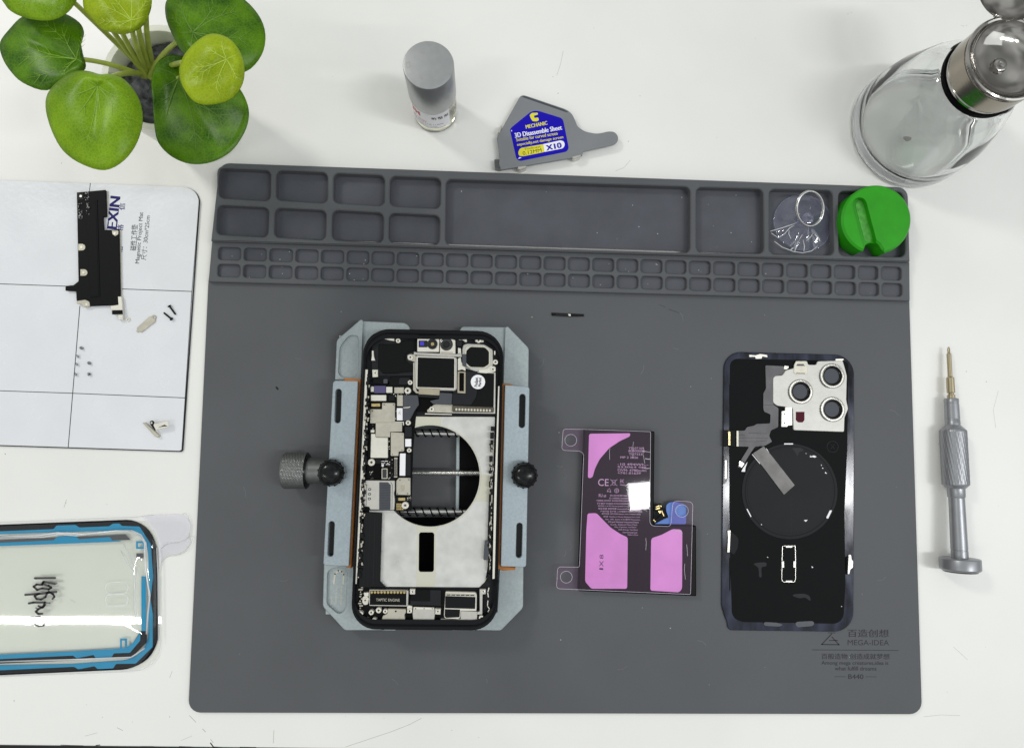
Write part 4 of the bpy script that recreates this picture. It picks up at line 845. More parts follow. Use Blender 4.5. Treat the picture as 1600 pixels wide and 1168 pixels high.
part('antenna_clip', [(573, 963.6), (578.6, 967), (583, 973), (577, 973.4), (572.4, 968.6)], 24.2, 22.2, m_tan, 1)
part('corner_contact', [(568, 925.5), (576, 925), (576, 931), (569.5, 931)], 24.6, 22.2, m_bright, .6); part('corner_contact', [(566.6, 932), (572, 930), (576.5, 934), (574.4, 944), (569, 944.6), (565.6, 940)], 24.8, 22.2, m_bright, 2)
multi('bay_wall_texture', [(rnd(box(561 + random.uniform(-1.5, 3), 916 + i * 3.6, 563.4 + random.uniform(-1, 4), 918 + i * 3.6), .4), 24 + random.uniform(0, .8), 22, (), .05) for i in range(11)], m_shield, ph)
part('top_contact', [(716, 526), (724, 525.6), (729.5, 526.5), (729.6, 534), (726, 534), (724.4, 530.4), (716.6, 531)], 24.8, 22, m_bright, 1)
part('top_contact', [(742, 531), (746, 528), (756, 530.4), (756, 534), (750, 534.6), (743, 534)], 24.7, 22, m_bright, 1); part('module_link', [(713, 530), (722, 532), (721, 541), (713, 540)], 24.2, 22, m_blk2, 1)
part('side_contact', [(715.6, 543), (720, 544), (720.6, 552), (715.6, 553)], 24.9, 22, m_bright, .6); part('side_contact', [(772, 548), (774, 548), (774, 554), (772, 554)], 24.9, 22, m_bright, .4)
part('top_seam', [(652, 521.2), (682, 521.8), (682, 524), (655, 523.8)], 25.95, 25.8, m_dark, .5)
# brackets that carry screws
for pts in ([(581.6, 577.4), (590.4, 577.4), (590.4, 588.6), (582, 589)], [(640.4, 919.8), (648.8, 920), (648.6, 928), (640.4, 927.8)], [(680, 950), (688.6, 950.4), (688.2, 959.6), (680, 959)], [(636, 944.6), (644, 946.4), (643.6, 957), (636, 957.4)]): part('screw_plate', pts, 24.5, 22.2, m_bright, .8)
scr = [(622, 532, 3.6), (641, 558, 4.0), (586.2, 582.3, 2.8), (640.7, 597.2, 3.6), (637, 610, 5.0), (637.6, 660.2, 3.9), (639.2, 703.2, 3.4), (580.2, 722, 5.4), (633, 789.2, 5.4), (725.4, 528.6, 3.6), (747.7, 531.4, 4.0), (774, 565.4, 4.0), (770.2, 576.6, 3.8), (674.4, 638.8, 3.8), (563.2, 958.4, 3.8),
       (580, 956.4, 3.8), (591.6, 953, 4.2), (601.8, 954.6, 3.4), (584.6, 969.2, 4.0), (570.6, 937.4, 3.6), (644.6, 923.8, 3.0), (640, 954, 3.4), (684.2, 954.6, 3.2), (755, 923.6, 3.0), (751.8, 964.8, 3.6), (564, 802, 3.0)]
proto = None
for i, (x, y, r) in enumerate(scr):
    c = P(x, y, 26.0 if i in (1, 12) else 25.4) - Vector((0, 0, 0)); s = r / 3.6
    if proto is None:
        R0 = 3.6 / px_scale(25); b0 = ROOT[ph.name]
        V, Fc = lathe_data([(0, -.12), (R0 * .34, -.12), (R0 * .40, 0), (R0 * .62, .02), (R0 * .70, -.10), (R0 * .78, .02), (R0 * .95, -.02), (R0, -.2), (R0, -3.0), (0, -3.0)], (0, 0, 0), 24)
        n0 = len(V); me_v = [v + b0 for v in V]
        proto = mk('screw', me_v, Fc, m_bright, ph, True); proto.data.set_sharp_from_angle(angle=.5)
        sv, sf = prism_data([(.14, .14), (.48, .14), (.48, -.14), (.14, -.14), (.14, -.48), (-.14, -.48), (-.14, -.14), (-.48, -.14), (-.48, .14), (-.14, .14), (-.14, .48), (.14, .48)], .03, -.1, (), 0, True)
        drv = mk('drive_recess', [v + b0 for v in sv], sf, m_dark, proto); o = proto
    else:
        o = proto.copy(); COL.objects.link(o); d2 = drv.copy(); COL.objects.link(d2); d2.parent = o
        if i % 3 == 0: o.rotation_euler = (0, 0, .4 * i)
    o.location = (c - b0) * MM; o.scale = (s, s, 1)

# ================================================================ BATTERY
t = thing('battery', 'L shaped black phone battery under violet pull-tab film with three pink adhesive pads', 'battery', P(990, 800, 2.5))
zb = 7.6
prism('cell', rnd([(913.2, 670), (1023, 673.6), (1021.6, 819.5), (1088, 821), (1088.4, 931), (903.8, 923), (908, 800)], 1.6), zb, 2.55, m_batt, t, b=.6)
A_ = [(920.4, 677.2), (985.2, 676.4), (984.4, 681.4), (969, 688.5), (952, 699.7), (937, 717), (929.5, 732), (925.8, 745.8), (918.5, 746.8)]
B_ = [(918, 801.6), (932, 801), (942, 811.4), (954.3, 823.8), (969.2, 833.7), (980.4, 838.7), (981, 843.6), (980, 919.2), (924, 919.2), (914.2, 908), (916, 830)]
C_ = [(1017.4, 843.6), (1019, 840), (1033.8, 835), (1051, 826), (1063.4, 826.6), (1066.2, 830), (1065.8, 919.4), (1061, 925), (1016.2, 922)]
for q_ in (A_, B_, C_): prism('adhesive_pad', rnd(q_, 3.0, 4), zb + .30, zb + .04, m_pink, t, b=.06)
fo = [(880, 670), (914, 670.4), (1016.6, 674), (1015.4, 816), (1019, 821), (1048, 822), (1051.6, 781.8), (1082.6, 783.6), (1079, 928), (869.4, 919), (871.4, 885), (905.4, 885.6), (912, 709), (907, 704.4), (877.6, 703)]
fr = [4, 1, 2, 6, 6, 5, 7, 6, 2, 5, 5, 3, 4, 4, 5]
holes = [circ(891.8, 687.4, 9.2, 28), circ(884.8, 901, 9.2, 28), circ(1065.6, 797.6, 9.8, 28)]
def flat_sheet(name, outer, z, mat_, par, holes=()):
    ls = [[P(x, y, z) for x, y in outer]] + [[P(x, y, z) for x, y in h] for h in holes]
    flat = [p for l in ls for p in l]; Fc = []
    for tr_ in tessellate_polygon([[Vector((p.x, p.y, 0)) for p in l] for l in ls]):
        a_, b_, c_ = (flat[i] for i in tr_); n_ = (b_ - a_).cross(c_ - a_).z
        if abs(n_) > 1e-9: Fc.append(tr_ if n_ > 0 else tr_[::-1])
    return mk(name, flat, Fc, mat_, par)
fm = flat_sheet('pull_film', rnd(fo, fr), zb + .55, m_pfilm, t, holes)
def outline_tube(name, loops, z, r, m, par): 
    V = []; Fc = []
    for l in loops:
        v, f = tube_data([P(x, y, z) for x, y in l], r, 6, True); s = len(V); V += v; Fc += [tuple(s + i for i in q) for q in f]
    return mk(name, V, Fc, m, par, True)
outline_tube('film_edge', [rnd(fo, fr)], zb + .55, .10, m_edge, fm)
outline_tube('hole_edge', holes, zb + .55, .10, m_edge, fm)
LT = [('Y5L07169', (982, 699.6), (1006, 700), 3.4), ('80900006', (982, 704), (1008, 704.4), 3.4), ('TU7333', (982.6, 709), (1003.4, 709.4), 3.4), ('MP 2 2026', (969.4, 714), (997, 714.4), 3.4),
      ('-10 494Wh--', (965, 724.6), (1013, 725.6), 3.6), ('523064 0J7', (965, 729.4), (1010, 730), 3.6), ('OVM: 4780mAh', (965, 733.8), (1010, 734.8), 3.6), ('+741-01639', (965, 738.4), (1001, 739), 3.6),
      ('CE', (934.6, 753), (951, 753.4), 11), ('EHC', (969, 751), (975, 751.2), 5.5), ('Made in', (969, 757), (981, 757.2), 2.2)]
letters('lettering', LT, zb + .08, m_btxt, t)
tinyl = [('RU us', (935.6, 773.5), (947, 773.6), 5), ('警告 请勿拆解 锂离子电池组件', (953, 773.6), (984, 774), 2.7), ('禁止 充电限制电压 请勿焚烧或挤压', (952, 777.8), (985, 778.2), 2.7), ('中国制造 请勿刺穿 请妥善处理废旧电池 回收', (932, 781.4), (987, 782.2), 2.7),
         ('型号 锂离子 可充电电池 执行标准 电池组件有限公司', (933, 786), (988, 786.8), 2.7), ('请勿投入火中 Rechargeable Li-ion Battery 产品', (934, 790), (1002, 790.8), 2.7), ('额定容量 典型容量 Assembled in China 制造商', (935, 794), (1003, 794.8), 2.7),
         ('产地中国 生产商 二次锂离子 额定电压 限制', (938, 798.2), (1003, 799), 2.7), ('请勿短路 请勿加热 Battery Pack Contains 电池', (940, 802.2), (1001, 803), 2.7), ('制造 Huizhou Desay Battery Co., Ltd.', (943, 806.6), (1000, 807.4), 2.7),
         ('No. 100, Zone A B 惠州 Precision', (946, 810.6), (1000, 811.4), 2.7), ('CN and National Industrial Estate', (950, 814.6), (998, 815.4), 2.7), ('Cork, Ireland One Park', (954, 819), (996, 819.6), 2.7), ('Way, Cupertino, CA 95014', (960, 823), (994, 823.6), 2.7), ('USA Energy Certified', (966, 827), (996, 827.6), 2.7), ('International Ltd.', (973, 831), (996, 831.4), 2.4), ('Made in China', (981, 834.8), (997, 835.2), 2.2)]
letters('small_print', tinyl, zb + .08, m_btxt, t)
multi('mark', strokes([([(953.6, 748.5), (964.4, 758.5)], .5), ([(964.4, 748.5), (953.6, 758.5)], .5), ([(955.5, 750), (962.5, 750)], .5), ([(956.2, 750), (957.4, 757.4), (961, 757.4), (962, 750)], .4), ([(952.4, 762.5), (954.6, 768.4), (949.6, 767)], .6), ([(950.6, 763.6), (948.6, 768)], .6), ([(963.6, 762.6), (963.6, 769)], .5), ([(960.6, 766), (966.6, 766)], .5)], zb + .08, .03)
      + [(circ(963.6, 766, 3.6, 16), zb + .08, zb + .05, [circ(963.6, 766, 3.0, 16)], 0)], m_btxt, t)
letters('pad_lettering', [('I', (939.4, 889.6), (939.6, 886.8), 6), ('X', (939.6, 884.8), (939.8, 875.4), 6, .004), ('8', (939.8, 872.4), (940, 866), 6, .004)], zb + .34, m_ptxt, t)
random.seed(4)
multi('film_wrinkle', strokes([([(x, y), (x + random.uniform(-1.5, 1.5), y + random.uniform(5, 14)), (x + random.uniform(-2, 2), y + random.uniform(16, 26))], .35) for x, y in ((953, 700), (1006, 700), (1009, 840), (990, 690), (1073, 850), (1070, 880))], zb + .6, .04), m_edge, fm)
tubes('film_wrinkle', [([P(x, y, zb + .55) for x, y in p], r) for p, r in (([(1008, 716), (1013, 717), (1016, 716.6)], .22), ([(1004, 729.6), (1010, 731.6), (1016, 731)], .18), ([(1003, 704), (1016, 706)], .14), ([(1054, 829), (1064, 829), (1066, 833)], .16))], m_edge, fm)
prism('blue_tab', rnd([(1041, 788), (1047, 783.6), (1056, 783.4), (1073, 788), (1072, 818.6), (1022, 818.4), (1044, 807), (1040.5, 797)], [3, 4, 3, 6, 2, 1, 2, 4]), 6.4, 6.1, m_bluef, t, b=.08)
cn = prism('connector_body', rnd([(1021, 788), (1033, 786), (1038.5, 797.6), (1044.6, 808), (1029, 813), (1022, 816.6), (1020.6, 813), (1031, 806), (1029, 799), (1022, 798)], 1.5), 7.2, 6.3, m_blk, t, b=.2)
multi('gold_contact', [(rnd([(1024.4, 791), (1030.4, 788.4), (1031, 790.4), (1025.2, 792.6)], .5), 7.5, 7.2, (), .05), (rnd([(1023.4, 794.6), (1031, 791.8), (1031.6, 794), (1025.8, 796)], .5), 7.5, 7.2, (), .05), (rnd([(1031.6, 789), (1033, 788.6), (1034, 791.4), (1032.6, 791.4)], .3), 7.5, 7.2, (), .05), (rnd([(1033, 797.6), (1034.6, 797), (1038, 805.6), (1036.8, 806.2)], .3), 7.4, 7.2, (), .05), (rnd([(1028, 797.6), (1032, 797), (1033, 800.6), (1030.6, 802)], .5), 7.35, 7.2, (), .05), (circ(1021.8, 812, 1.0, 8), 7.5, 7.2, (), .05), (circ(1023.6, 814, 1.1, 8), 7.5, 7.2, (), .05)], m_gold, cn)

# ================================================================ BACK GLASS with camera plate
t = thing('back_glass', 'removed black phone back panel with silver three-lens camera plate and round charging coil', 'back panel', P(1233, 768, 2.5))
zc = 3.6
go = [(1131.4, 549), (1334.6, 554.4), (1334.8, 700), (1333.6, 986.6), (1137.4, 984), (1136.4, 971.6), (1132, 962), (1127.4, 945), (1129, 760)]
prism('glass', rnd(go, [27, 30, 1, 30, 15, 5, 5, 4, 1], 9), zc, 2.55, m_cover, t, b=.35)
gi = [(1141, 560), (1325.6, 563.6), (1324, 700), (1319.6, 800), (1321, 912), (1317.6, 974), (1156, 971), (1144, 962), (1140.6, 850), (1139.4, 700)]
prism('backing', rnd(gi, [12, 8, 1, 1, 1, 16, 18, 12, 1, 1], 8), zc + .22, zc + .04, m_cblk, t, b=.05)
z2_ = zc + .24
co_ = prism('charging_coil', circ(1234, 767.2, 75, 72), z2_ + .25, z2_ - .1, m_coil, t, b=.15)
prism('coil_groove', circ(1234.4, 766.8, 70.6, 72), z2_ + .29, z2_ + .25, m_blk, co_, holes=[circ(1234.4, 766.8, 69.2, 72)]); prism('coil_face', circ(1234.4, 766, 66.6, 72), z2_ + .34, z2_ + .25, m_coil, co_, b=.06)
multi('coil_seam', strokes([([(1235.6, 775), (1236.4, 833)], .35), ([(1164, 800), (1179, 817), (1200, 830)], .3)], z2_ + .37, .03), m_blk2, co_)
each('tape_gap', [([(1225.4, 692.2), (1239.2, 692.2), (1239, 694), (1225.4, 694)], z2_ + .6, z2_ + .3, (), 0), ([(1166.4, 794.8), (1168, 794.6), (1174, 806), (1173, 807.4)], z2_ + .6, z2_ + .3, (), 0), ([(1298.4, 796.6), (1300, 797), (1294, 809.6), (1291, 808.6), (1296.6, 797)], z2_ + .6, z2_ + .3, (), 0),
      (rnd([(1168, 721), (1166.4, 726), (1164.6, 731), (1164.2, 736.6), (1158.4, 736.4), (1161, 731)], .8), z2_ + .6, z2_ + .3, (), 0)] + strokes([([(1175.6, 709.6), (1187.4, 723.8)], .9), ([(1197.6, 700.6), (1203.6, 710.4)], .8)], z2_ + .75, .3), m_wht, t)
random.seed(31)
fk = [([(1272, 711), (1276, 713), (1273, 714.6), (1266.6, 712.6)]), [(1266, 711), (1269, 714), (1265.6, 713.8)], [(1259, 707.4), (1260.6, 708.6), (1259, 708.4)], [(1283, 725), (1284.4, 727), (1283, 727)], [(1285, 730), (1287, 731.6), (1284.6, 731.6)], [(1289.6, 736.6), (1292.4, 739.6), (1289, 739)], [(1189, 818), (1191, 819), (1189.4, 820)], [(1256, 812), (1262, 811.6), (1259, 814.6)], [(1268, 884), (1271, 885.6), (1269, 886.8)], [(1315, 946), (1316, 947), (1314.6, 947.4)], [(1199, 869), (1200.6, 870.4), (1199, 870.6)]]
multi('glass_chip', [(f, z2_ + .5, z2_ + .05, (), 0) for f in fk], m_wht, t)
each('smudge', [(smooth_loop([(1238, 700), (1250, 699), (1256, 703), (1249, 706), (1246, 712), (1241, 704)], 3), z2_ + .40, z2_ + .35, (), 0), (smooth_loop([(1240, 928), (1256, 927), (1265, 931), (1266, 938), (1258, 933), (1250, 934), (1240, 931)], 3), z2_ + .05, z2_, (), 0), (smooth_loop([(1178, 880), (1196, 878), (1197, 884), (1190, 886), (1190, 900), (1186, 900), (1185, 887)], 3), z2_ + .05, z2_, (), 0), (smooth_loop([(1254, 814), (1262, 811), (1261, 815)], 3), z2_ + .40, z2_ + .35, (), 0)], m_blk2, t)
# magnet alignment strip
multi('alignment_strip', strokes([([(1224, 852.4), (1242.6, 852.4)], .5), ([(1222.8, 853), (1222, 876), (1221.6, 905), (1224, 908.6), (1241, 908.8), (1243, 905), (1243.2, 880), (1242.6, 853)], .7)], z2_ + .08, .06), m_steel, t)
multi('strip_tab', [(box(1228, 853, 1238, 854.8), z2_ + .16, z2_ + .1, (), 0), (box(1228, 906.6, 1238, 908.6), z2_ + .16, z2_ + .1, (), 0), (box(1222, 876.4, 1225, 886), z2_ + .16, z2_ + .1, (), 0), (box(1240, 876.4, 1243, 886), z2_ + .16, z2_ + .1, (), 0)], m_bright, t)
# grey flex and ribbon
rb = prism('flex_ribbon', rnd([(1196, 570.4), (1226, 572), (1228.4, 578), (1224, 584.6), (1210, 588), (1208.4, 632), (1216.4, 637), (1216, 667), (1204.6, 672), (1201.8, 681), (1206.6, 689.5), (1194.7, 696.4), (1180, 697.4), (1173, 707), (1158.6, 731), (1152.4, 729.4), (1158, 718), (1170.6, 697.6), (1151.4, 697), (1151.4, 672.7), (1164, 672.4), (1167, 667), (1179, 664.4), (1182, 662), (1203.4, 661), (1204, 647), (1194, 643), (1192.8, 638), (1192.8, 614), (1197, 607)], 2), z2_ + .55, z2_ + .05, m_ribbon, t, b=.06)
prism('ribbon_end', [(1155.6, 719.4), (1162.6, 723.8), (1159, 729.6), (1154.8, 727)], z2_ + .65, z2_ + .56, m_steel, rb); prism('ribbon_fold', [(1151, 672.8), (1154, 672.8), (1154, 697), (1151, 697)], z2_ + .65, z2_ + .56, m_shield, rb)
multi('ribbon_crease', strokes([([(1154, 679.5), (1164, 679.8)], .4), ([(1154, 684), (1176, 683.6), (1200, 684.6)], .35), ([(1154, 689), (1180, 689.6), (1198, 688)], .35), ([(1170, 676), (1198, 677)], .4), ([(1158, 718), (1163, 721.6)], .6), ([(1192.8, 632), (1208, 632.6)], .4), ([(1180, 700), (1190, 695)], .5)], z2_ + .58, .04), m_blk2, rb)
prism('flex_cable', rnd([(1176.4, 708), (1193.4, 696.8), (1207, 713), (1242, 757.6), (1225, 772.6)], 1.2), z2_ + .95, z2_ + .6, m_ribbon2, t, b=.08)
bc = prism('side_connector', rnd([(1129.6, 671.6), (1149.4, 671.6), (1149.4, 697.4), (1129.8, 697.4)], 1), zc + .9, zc + .2, m_blk, t, b=.1); prism('gold_strip', [(1138.2, 674), (1141, 674), (1141, 695), (1138.2, 695)], zc + 1.0, zc + .9, m_gold, bc)
# camera plate
cp = [(1210.8, 587), (1223, 586), (1228, 578), (1241, 575), (1241.4, 569), (1246, 563.6), (1261.6, 563.8), (1262.4, 569.6), (1275.8, 569.8), (1277.4, 564.2), (1316.7, 563), (1319.7, 573), (1323.4, 587), (1322.4, 624.5), (1325.4, 638.3), (1319.7, 652), (1319, 674.4), (1240, 671.6), (1238.8, 636.6), (1214.4, 633.6), (1208, 628.4), (1208, 591)]
hc = [(1250, 611.6, 15.2), (1299, 587.2, 15.6), (1299.6, 639.2, 15.4)]
pl = prism('camera_plate', rnd(cp, 2.4), z2_ + 1.1, z2_ + .05, m_plate, t, holes=[circ(*h[:2], h[2] + 3, 40) for h in hc], b=.2)
for x, y, r in hc:
    c = P(x, y, z2_ + .05); R_ = (r + 4.6) / px_scale(5.5); Ri = r / px_scale(5.5)
    rg = lathe('lens_ring', [(R_, 0), (R_, 1.35), (R_ - .25, 1.6), (R_ - .55, 1.5), (R_ - .7, 1.2), (Ri + .55, 1.2), (Ri + .25, 1.75), (Ri, 1.6), (Ri - .1, -.6), (R_, -.6)], c, m_steel, t, 56, closed=True)
    lathe('barrel', [(Ri - .06, 1.2), (Ri - .30, .9), (Ri - .45, .5), (Ri - .8, .3), (Ri - 1.1, .1), (Ri - 1.3, .03)], c, m_blkg, rg, 48)
    lathe('lens_glass', [(0, .05), (Ri - 1.2, .05), (Ri - 1.2, .0), (0, .0)], c, m_lensfloor, rg, 40)
    random.seed(int(x)); 
    multi('ring_notch', [(lean(box(x + r + 2.3, y - .35, x + r + 3.6, y + .35), x, y, math.radians(a_)), z2_ + 1.62, z2_ + 1.2, (), 0) for a_ in range(100, 350, 8)], m_dark, rg)
multi('plate_hole_shadow', [([(1262.6, 563), (1277, 563), (1275.4, 569.4), (1262.8, 569.2)], z2_ + .12, z2_, (), 0)], m_dark, t)
prism('flash_window', [(1243.6, 643), (1257, 643), (1257, 656), (1254, 659.6), (1247, 659.4), (1243.6, 656)], z2_ + 1.2, z2_ + 1.1, m_maroon, pl)
fb = prism('flash_bracket', rnd([(1241, 570), (1243.6, 564), (1260.4, 564), (1261.6, 584.4), (1243, 584.4), (1240.4, 582)], 1.2), z2_ + 1.35, z2_ + 1.1, m_shield, pl, b=.06); prism('bracket_window', [(1244, 571.4), (1246, 568.4), (1255, 568.4), (1258, 571.4)], z2_ + 1.4, z2_ + 1.35, m_slate, fb); prism('bracket_slot', [(1244, 582.4), (1258, 582.8), (1258, 583.6), (1244, 583.4)], z2_ + 1.4, z2_ + 1.35, m_dark, fb)
tb = prism('screw_plate', rnd([(1221.4, 642), (1227, 641.4), (1227, 635.6), (1237.6, 635.6), (1238, 664), (1231, 664.4), (1230, 666.6), (1221, 666.4)], 1), z2_ + 1.0, z2_ + .2, m_bright, t, b=.1)
for y in (646.8, 660.6):
    s_ = prism('screw', circ(1226, y, 3.9, 20), z2_ + 1.15, z2_ + .9, m_steel, tb, b=.08); prism('recess', circ(1226, y, 1.2, 8), z2_ + 1.2, z2_ + 1.15, m_dark, s_)
each('side_mark', [(box(1215.6, 651.6, 1218.6, 654), z2_ + .3, z2_ + .2, (), 0), (box(1215.6, 658, 1218.6, 660.4), z2_ + .3, z2_ + .2, (), 0)], m_dark, t)
prism('contact_tab', rnd([(1226, 571), (1232.4, 572), (1232, 574.6), (1228.6, 577), (1224.6, 576)], .8), z2_ + .8, z2_ + .56, m_bright, t)
prism('corner_tab', rnd([(1305.6, 560.6), (1318, 560.2), (1318, 562), (1314, 565), (1306, 564)], .5), zc + .6, zc + .1, m_bright, t)
prism('top_clip', rnd([(1170.6, 554), (1180, 555), (1188, 552.8), (1198.8, 554.4), (1199.2, 558), (1191, 556.4), (1190, 560), (1181, 560.2), (1180, 557), (1171, 557.4)], 1), zc + .6, zc + .02, m_bright, t)
multi('round_mark', strokes([([(1297.4, 693.5), (1304.6, 701.5)], .4), ([(1304, 693.5), (1298, 701)], .4)], z2_ + .04, .03) + [(circ(1301, 697.5, 9, 24), z2_ + .04, z2_ + .01, [circ(1301, 697.5, 8.4, 24)], 0)], m_blk2, t)
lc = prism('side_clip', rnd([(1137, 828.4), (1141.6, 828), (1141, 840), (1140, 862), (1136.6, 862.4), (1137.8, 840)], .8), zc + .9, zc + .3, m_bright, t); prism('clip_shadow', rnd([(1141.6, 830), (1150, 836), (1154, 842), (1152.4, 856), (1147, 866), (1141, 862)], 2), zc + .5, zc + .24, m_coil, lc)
rc_ = prism('side_clip', rnd([(1326.4, 866), (1329.6, 866.6), (1330.6, 874), (1333, 876), (1332.6, 886), (1328.4, 889), (1327, 896), (1324.8, 896)], .8), zc + .9, zc + .1, m_bright, t)
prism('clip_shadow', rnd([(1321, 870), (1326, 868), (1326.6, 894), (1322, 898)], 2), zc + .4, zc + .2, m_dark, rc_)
prism('left_bracket', rnd([(1131, 712), (1134, 714), (1137.4, 718), (1137, 748), (1133.6, 755), (1130, 756)], 1), zc + .5, zc + .05, m_blkg, t, b=.05); prism('bracket_shine', [(1133, 719), (1135.4, 719), (1135.2, 747), (1132.8, 748)], zc + .56, zc + .5, m_steel, t)
for pts in ([(1192.4, 974), (1195, 971), (1214, 972), (1224, 975), (1219, 978.4), (1196, 977.4)], [(1242, 974), (1245, 970.6), (1270, 969.4), (1273, 973), (1270, 977.4), (1246, 979.6)]): prism('speaker_mesh', rnd(pts, 2.6), zc + .5, zc + .1, m_slate, t, b=.08)
multi('torn_adhesive', [(rnd([(1140, y), (1140 + w_, y + 2), (1140 + w_ * .6, y + h_), (1140, y + h_ + 3)], 1), zc + .3, zc + .2, (), 0) for y, w_, h_ in ((600, 2, 30), (760, 3, 40), (870, 2, 50))], m_cblk, t)

# ================================================================ 3D DISASSEMBLE SHEET
t = thing('disassemble_sheet_pack', 'grey metal opening pick holder with blue sticker and tapering handle on the white desk', 'tool pack', P(850, 215, 0))
zs = 4.6
so = [(812.6, 150.5), (817, 148.6), (822, 149.6), (885, 171), (893, 176.6), (898, 186), (902.4, 198), (915, 206), (933.5, 209.2), (953, 204.8), (962, 206.6), (967.4, 216.4), (962, 226), (911, 237), (909.6, 244), (783, 265.8), (779.6, 256), (780.6, 248), (776.2, 215.4)]
prism('pack_body', rnd(so, [3, 3, 3, 5, 5, 4, 4, 5, 6, 6, 5, 6, 6, 2, 1, 1, 1, 1, 2]), zs, zs - .55, m_sheet, t, b=.15)
prism('inner_sheet', rnd([(817, 153), (884, 174), (897, 192), (908, 208), (906, 238), (786, 261), (783, 250), (779, 217)], 3), zs - .6, .5, m_sheet, t)
prism('grip_edge', rnd([(815, 151), (819, 149.8), (880, 170.4), (888, 175), (886, 176), (818, 152.4)], 1), zs + .04, zs, m_slate, t, b=.02)
for pts in ([(782.4, 195.4), (785, 196.4), (780.8, 207.6), (777.4, 206)], [(809, 260.4), (822.4, 258.8), (822.8, 261.8), (812, 265.6), (809, 263.6)], [(894, 244.6), (907.4, 241.6), (907.6, 244.6), (897, 248.6), (894.6, 247)]):
    prism('clip_tab', rnd(pts, 1), zs + .5, .6, m_steel, t, b=.2)
ct = prism('sheet_stack', [(772.4, 249), (780.6, 248.6), (783.4, 263.6), (774, 263)], zs - .5, .4, m_knurl, t)
multi('sheet_line', strokes([([(773.2, 251 + i * 1.7), (782, 250.8 + i * 1.9)], .5) for i in range(7)], zs - .44, .05), m_dark, ct)
stk = [(836, 173), (843.5, 174), (877, 184.4), (880, 188), (888.8, 231.5), (885.4, 237), (812, 251.8), (806.8, 248), (796.8, 203), (798.6, 199.6), (829, 175)]
sk = prism('sticker', rnd(stk, [3, 3, 2.5, 2.5, 3, 3, 3, 3, 2, 2, 3]), zs + .09, zs + .03, m_blue, t)
Z = zs + .13
multi('pill', [(rnd([(809.6, 239), (812, 231.6), (848.4, 225.4), (850.4, 237.6), (817, 244.4), (811, 243.6)], [4, 4, 0.5, .5, 3, 4]), Z, Z - .03, (), 0)], m_yel, sk)
multi('pill', [(rnd([(848.6, 225.3), (877, 219), (882, 222), (882.4, 228), (879.4, 232), (850.6, 237.5)], [.5, 4, 4, 4, 4, .5]), Z, Z - .03, (), 0)], m_wht, sk)
letters('lettering', [('3D Disassemble Sheet', (804.4, 211.8), (877.6, 199), 7.4, .018)], Z, m_wht, sk)
letters('lettering', [('MECHANIC', (821.6, 198.4), (855, 192), 5.8, .02), ('Suitable for curved screen', (806.6, 218.6), (871, 208.2), 5.2, .01), ('especially,not damage screen', (808, 226.8), (880, 214.6), 5.6, .01)], Z, m_yel, sk)
letters('pill_lettering', [('Thickness', (819, 233.2), (844.4, 228.8), 3.3), ('0.12MM', (816.8, 239.8), (846, 234.4), 5.8)], Z + .03, m_ink, sk)
letters('pill_lettering', [('X10', (853.6, 231.4), (876.8, 226.6), 8.6, .04)], Z + .03, m_blue, sk)
multi('helmet_emblem', [(rnd([(827.4, 180), (831, 176.6), (840, 176.2), (840.8, 179), (834, 181), (835, 184.6), (841, 183.6), (842, 188), (838.6, 189.8), (832, 189.4), (829.6, 185.4)], 1.2), Z, Z - .03, (), 0)], m_yel, sk)
multi('corner_nick', [(box(798.8, 203.4, 800, 205.4), Z, Z - .03, (), 0), ([(809, 248), (812, 245.6), (815, 246), (812, 248)], Z, Z - .03, (), 0)], m_wht, sk)

# ================================================================ PRIMER BOTTLE
bc0 = P(680.5, 176, 0); rb_ = 12.7
t = thing('primer_bottle', 'small clear glass bottle with a tall brushed metal cap, printed label and pale yellow liquid', 'bottle', bc0)
body = [(0, .2), (9.5, .2), (11.6, .6), (12.5, 1.8), (12.5, 24), (11.6, 27), (9, 29.5), (7.5, 31), (7.5, 36), (6.6, 36), (6.6, 31), (8.2, 29), (10.9, 26.4), (11.6, 23.8), (11.6, 3.6), (10.6, 2.6), (0, 2.4)]
lathe('glass_bottle', body, bc0, m_glass, t, 64)
lathe('liquid', [(0, 2.3), (10.62, 2.5), (11.7, 3.55), (11.7, 22), (0, 22)], bc0, m_liq, t, 48)
cap = lathe('cap', [(12.1, 25.5), (12.9, 25.5), (13.0, 26.2), (13.0, 53.4), (12.6, 54.0), (12.2, 54.1), (0, 54.1)], bc0, m_cap, t, 72)
V = []; Fc = []; a0, a1 = math.radians(196), math.radians(316); n = 40
for i in range(n + 1):
    a = a0 + (a1 - a0) * i / n
    for r, z in ((12.56, 7), (12.56, 24.6), (12.62, 24.6), (12.62, 7)): V.append(Vector((bc0.x + r * math.cos(a), bc0.y + r * math.sin(a), z)))
for i in range(n):
    for k in range(4): l = (k + 1) % 4; Fc.append((i * 4 + k, i * 4 + l, i * 4 + 4 + l, i * 4 + 4 + k))
lb_ = mk('label', V, Fc, m_label, t)
def wrap(name, L_, m):
    V = []; Fc = []
    for body_, am, zc_, wd, hg, bold in L_:
        v, f = text_mesh(body_, bold); s = len(V)
        for x, y in v:
            a = math.radians(am) + (x - .5) * wd / 12.66; V.append(Vector((bc0.x + 12.68 * math.cos(a), bc0.y + 12.68 * math.sin(a), zc_ + (y - .5) * hg)))
        Fc += [tuple(s + i for i in q) for q in f]
    return mk(name, V, Fc, m, lb_)
wrap('red_lettering', [('3M', 222, 20.5, 6.5, 5, .04), ('Primer', 234, 14.6, 9, 2.2, .0)], m_red)
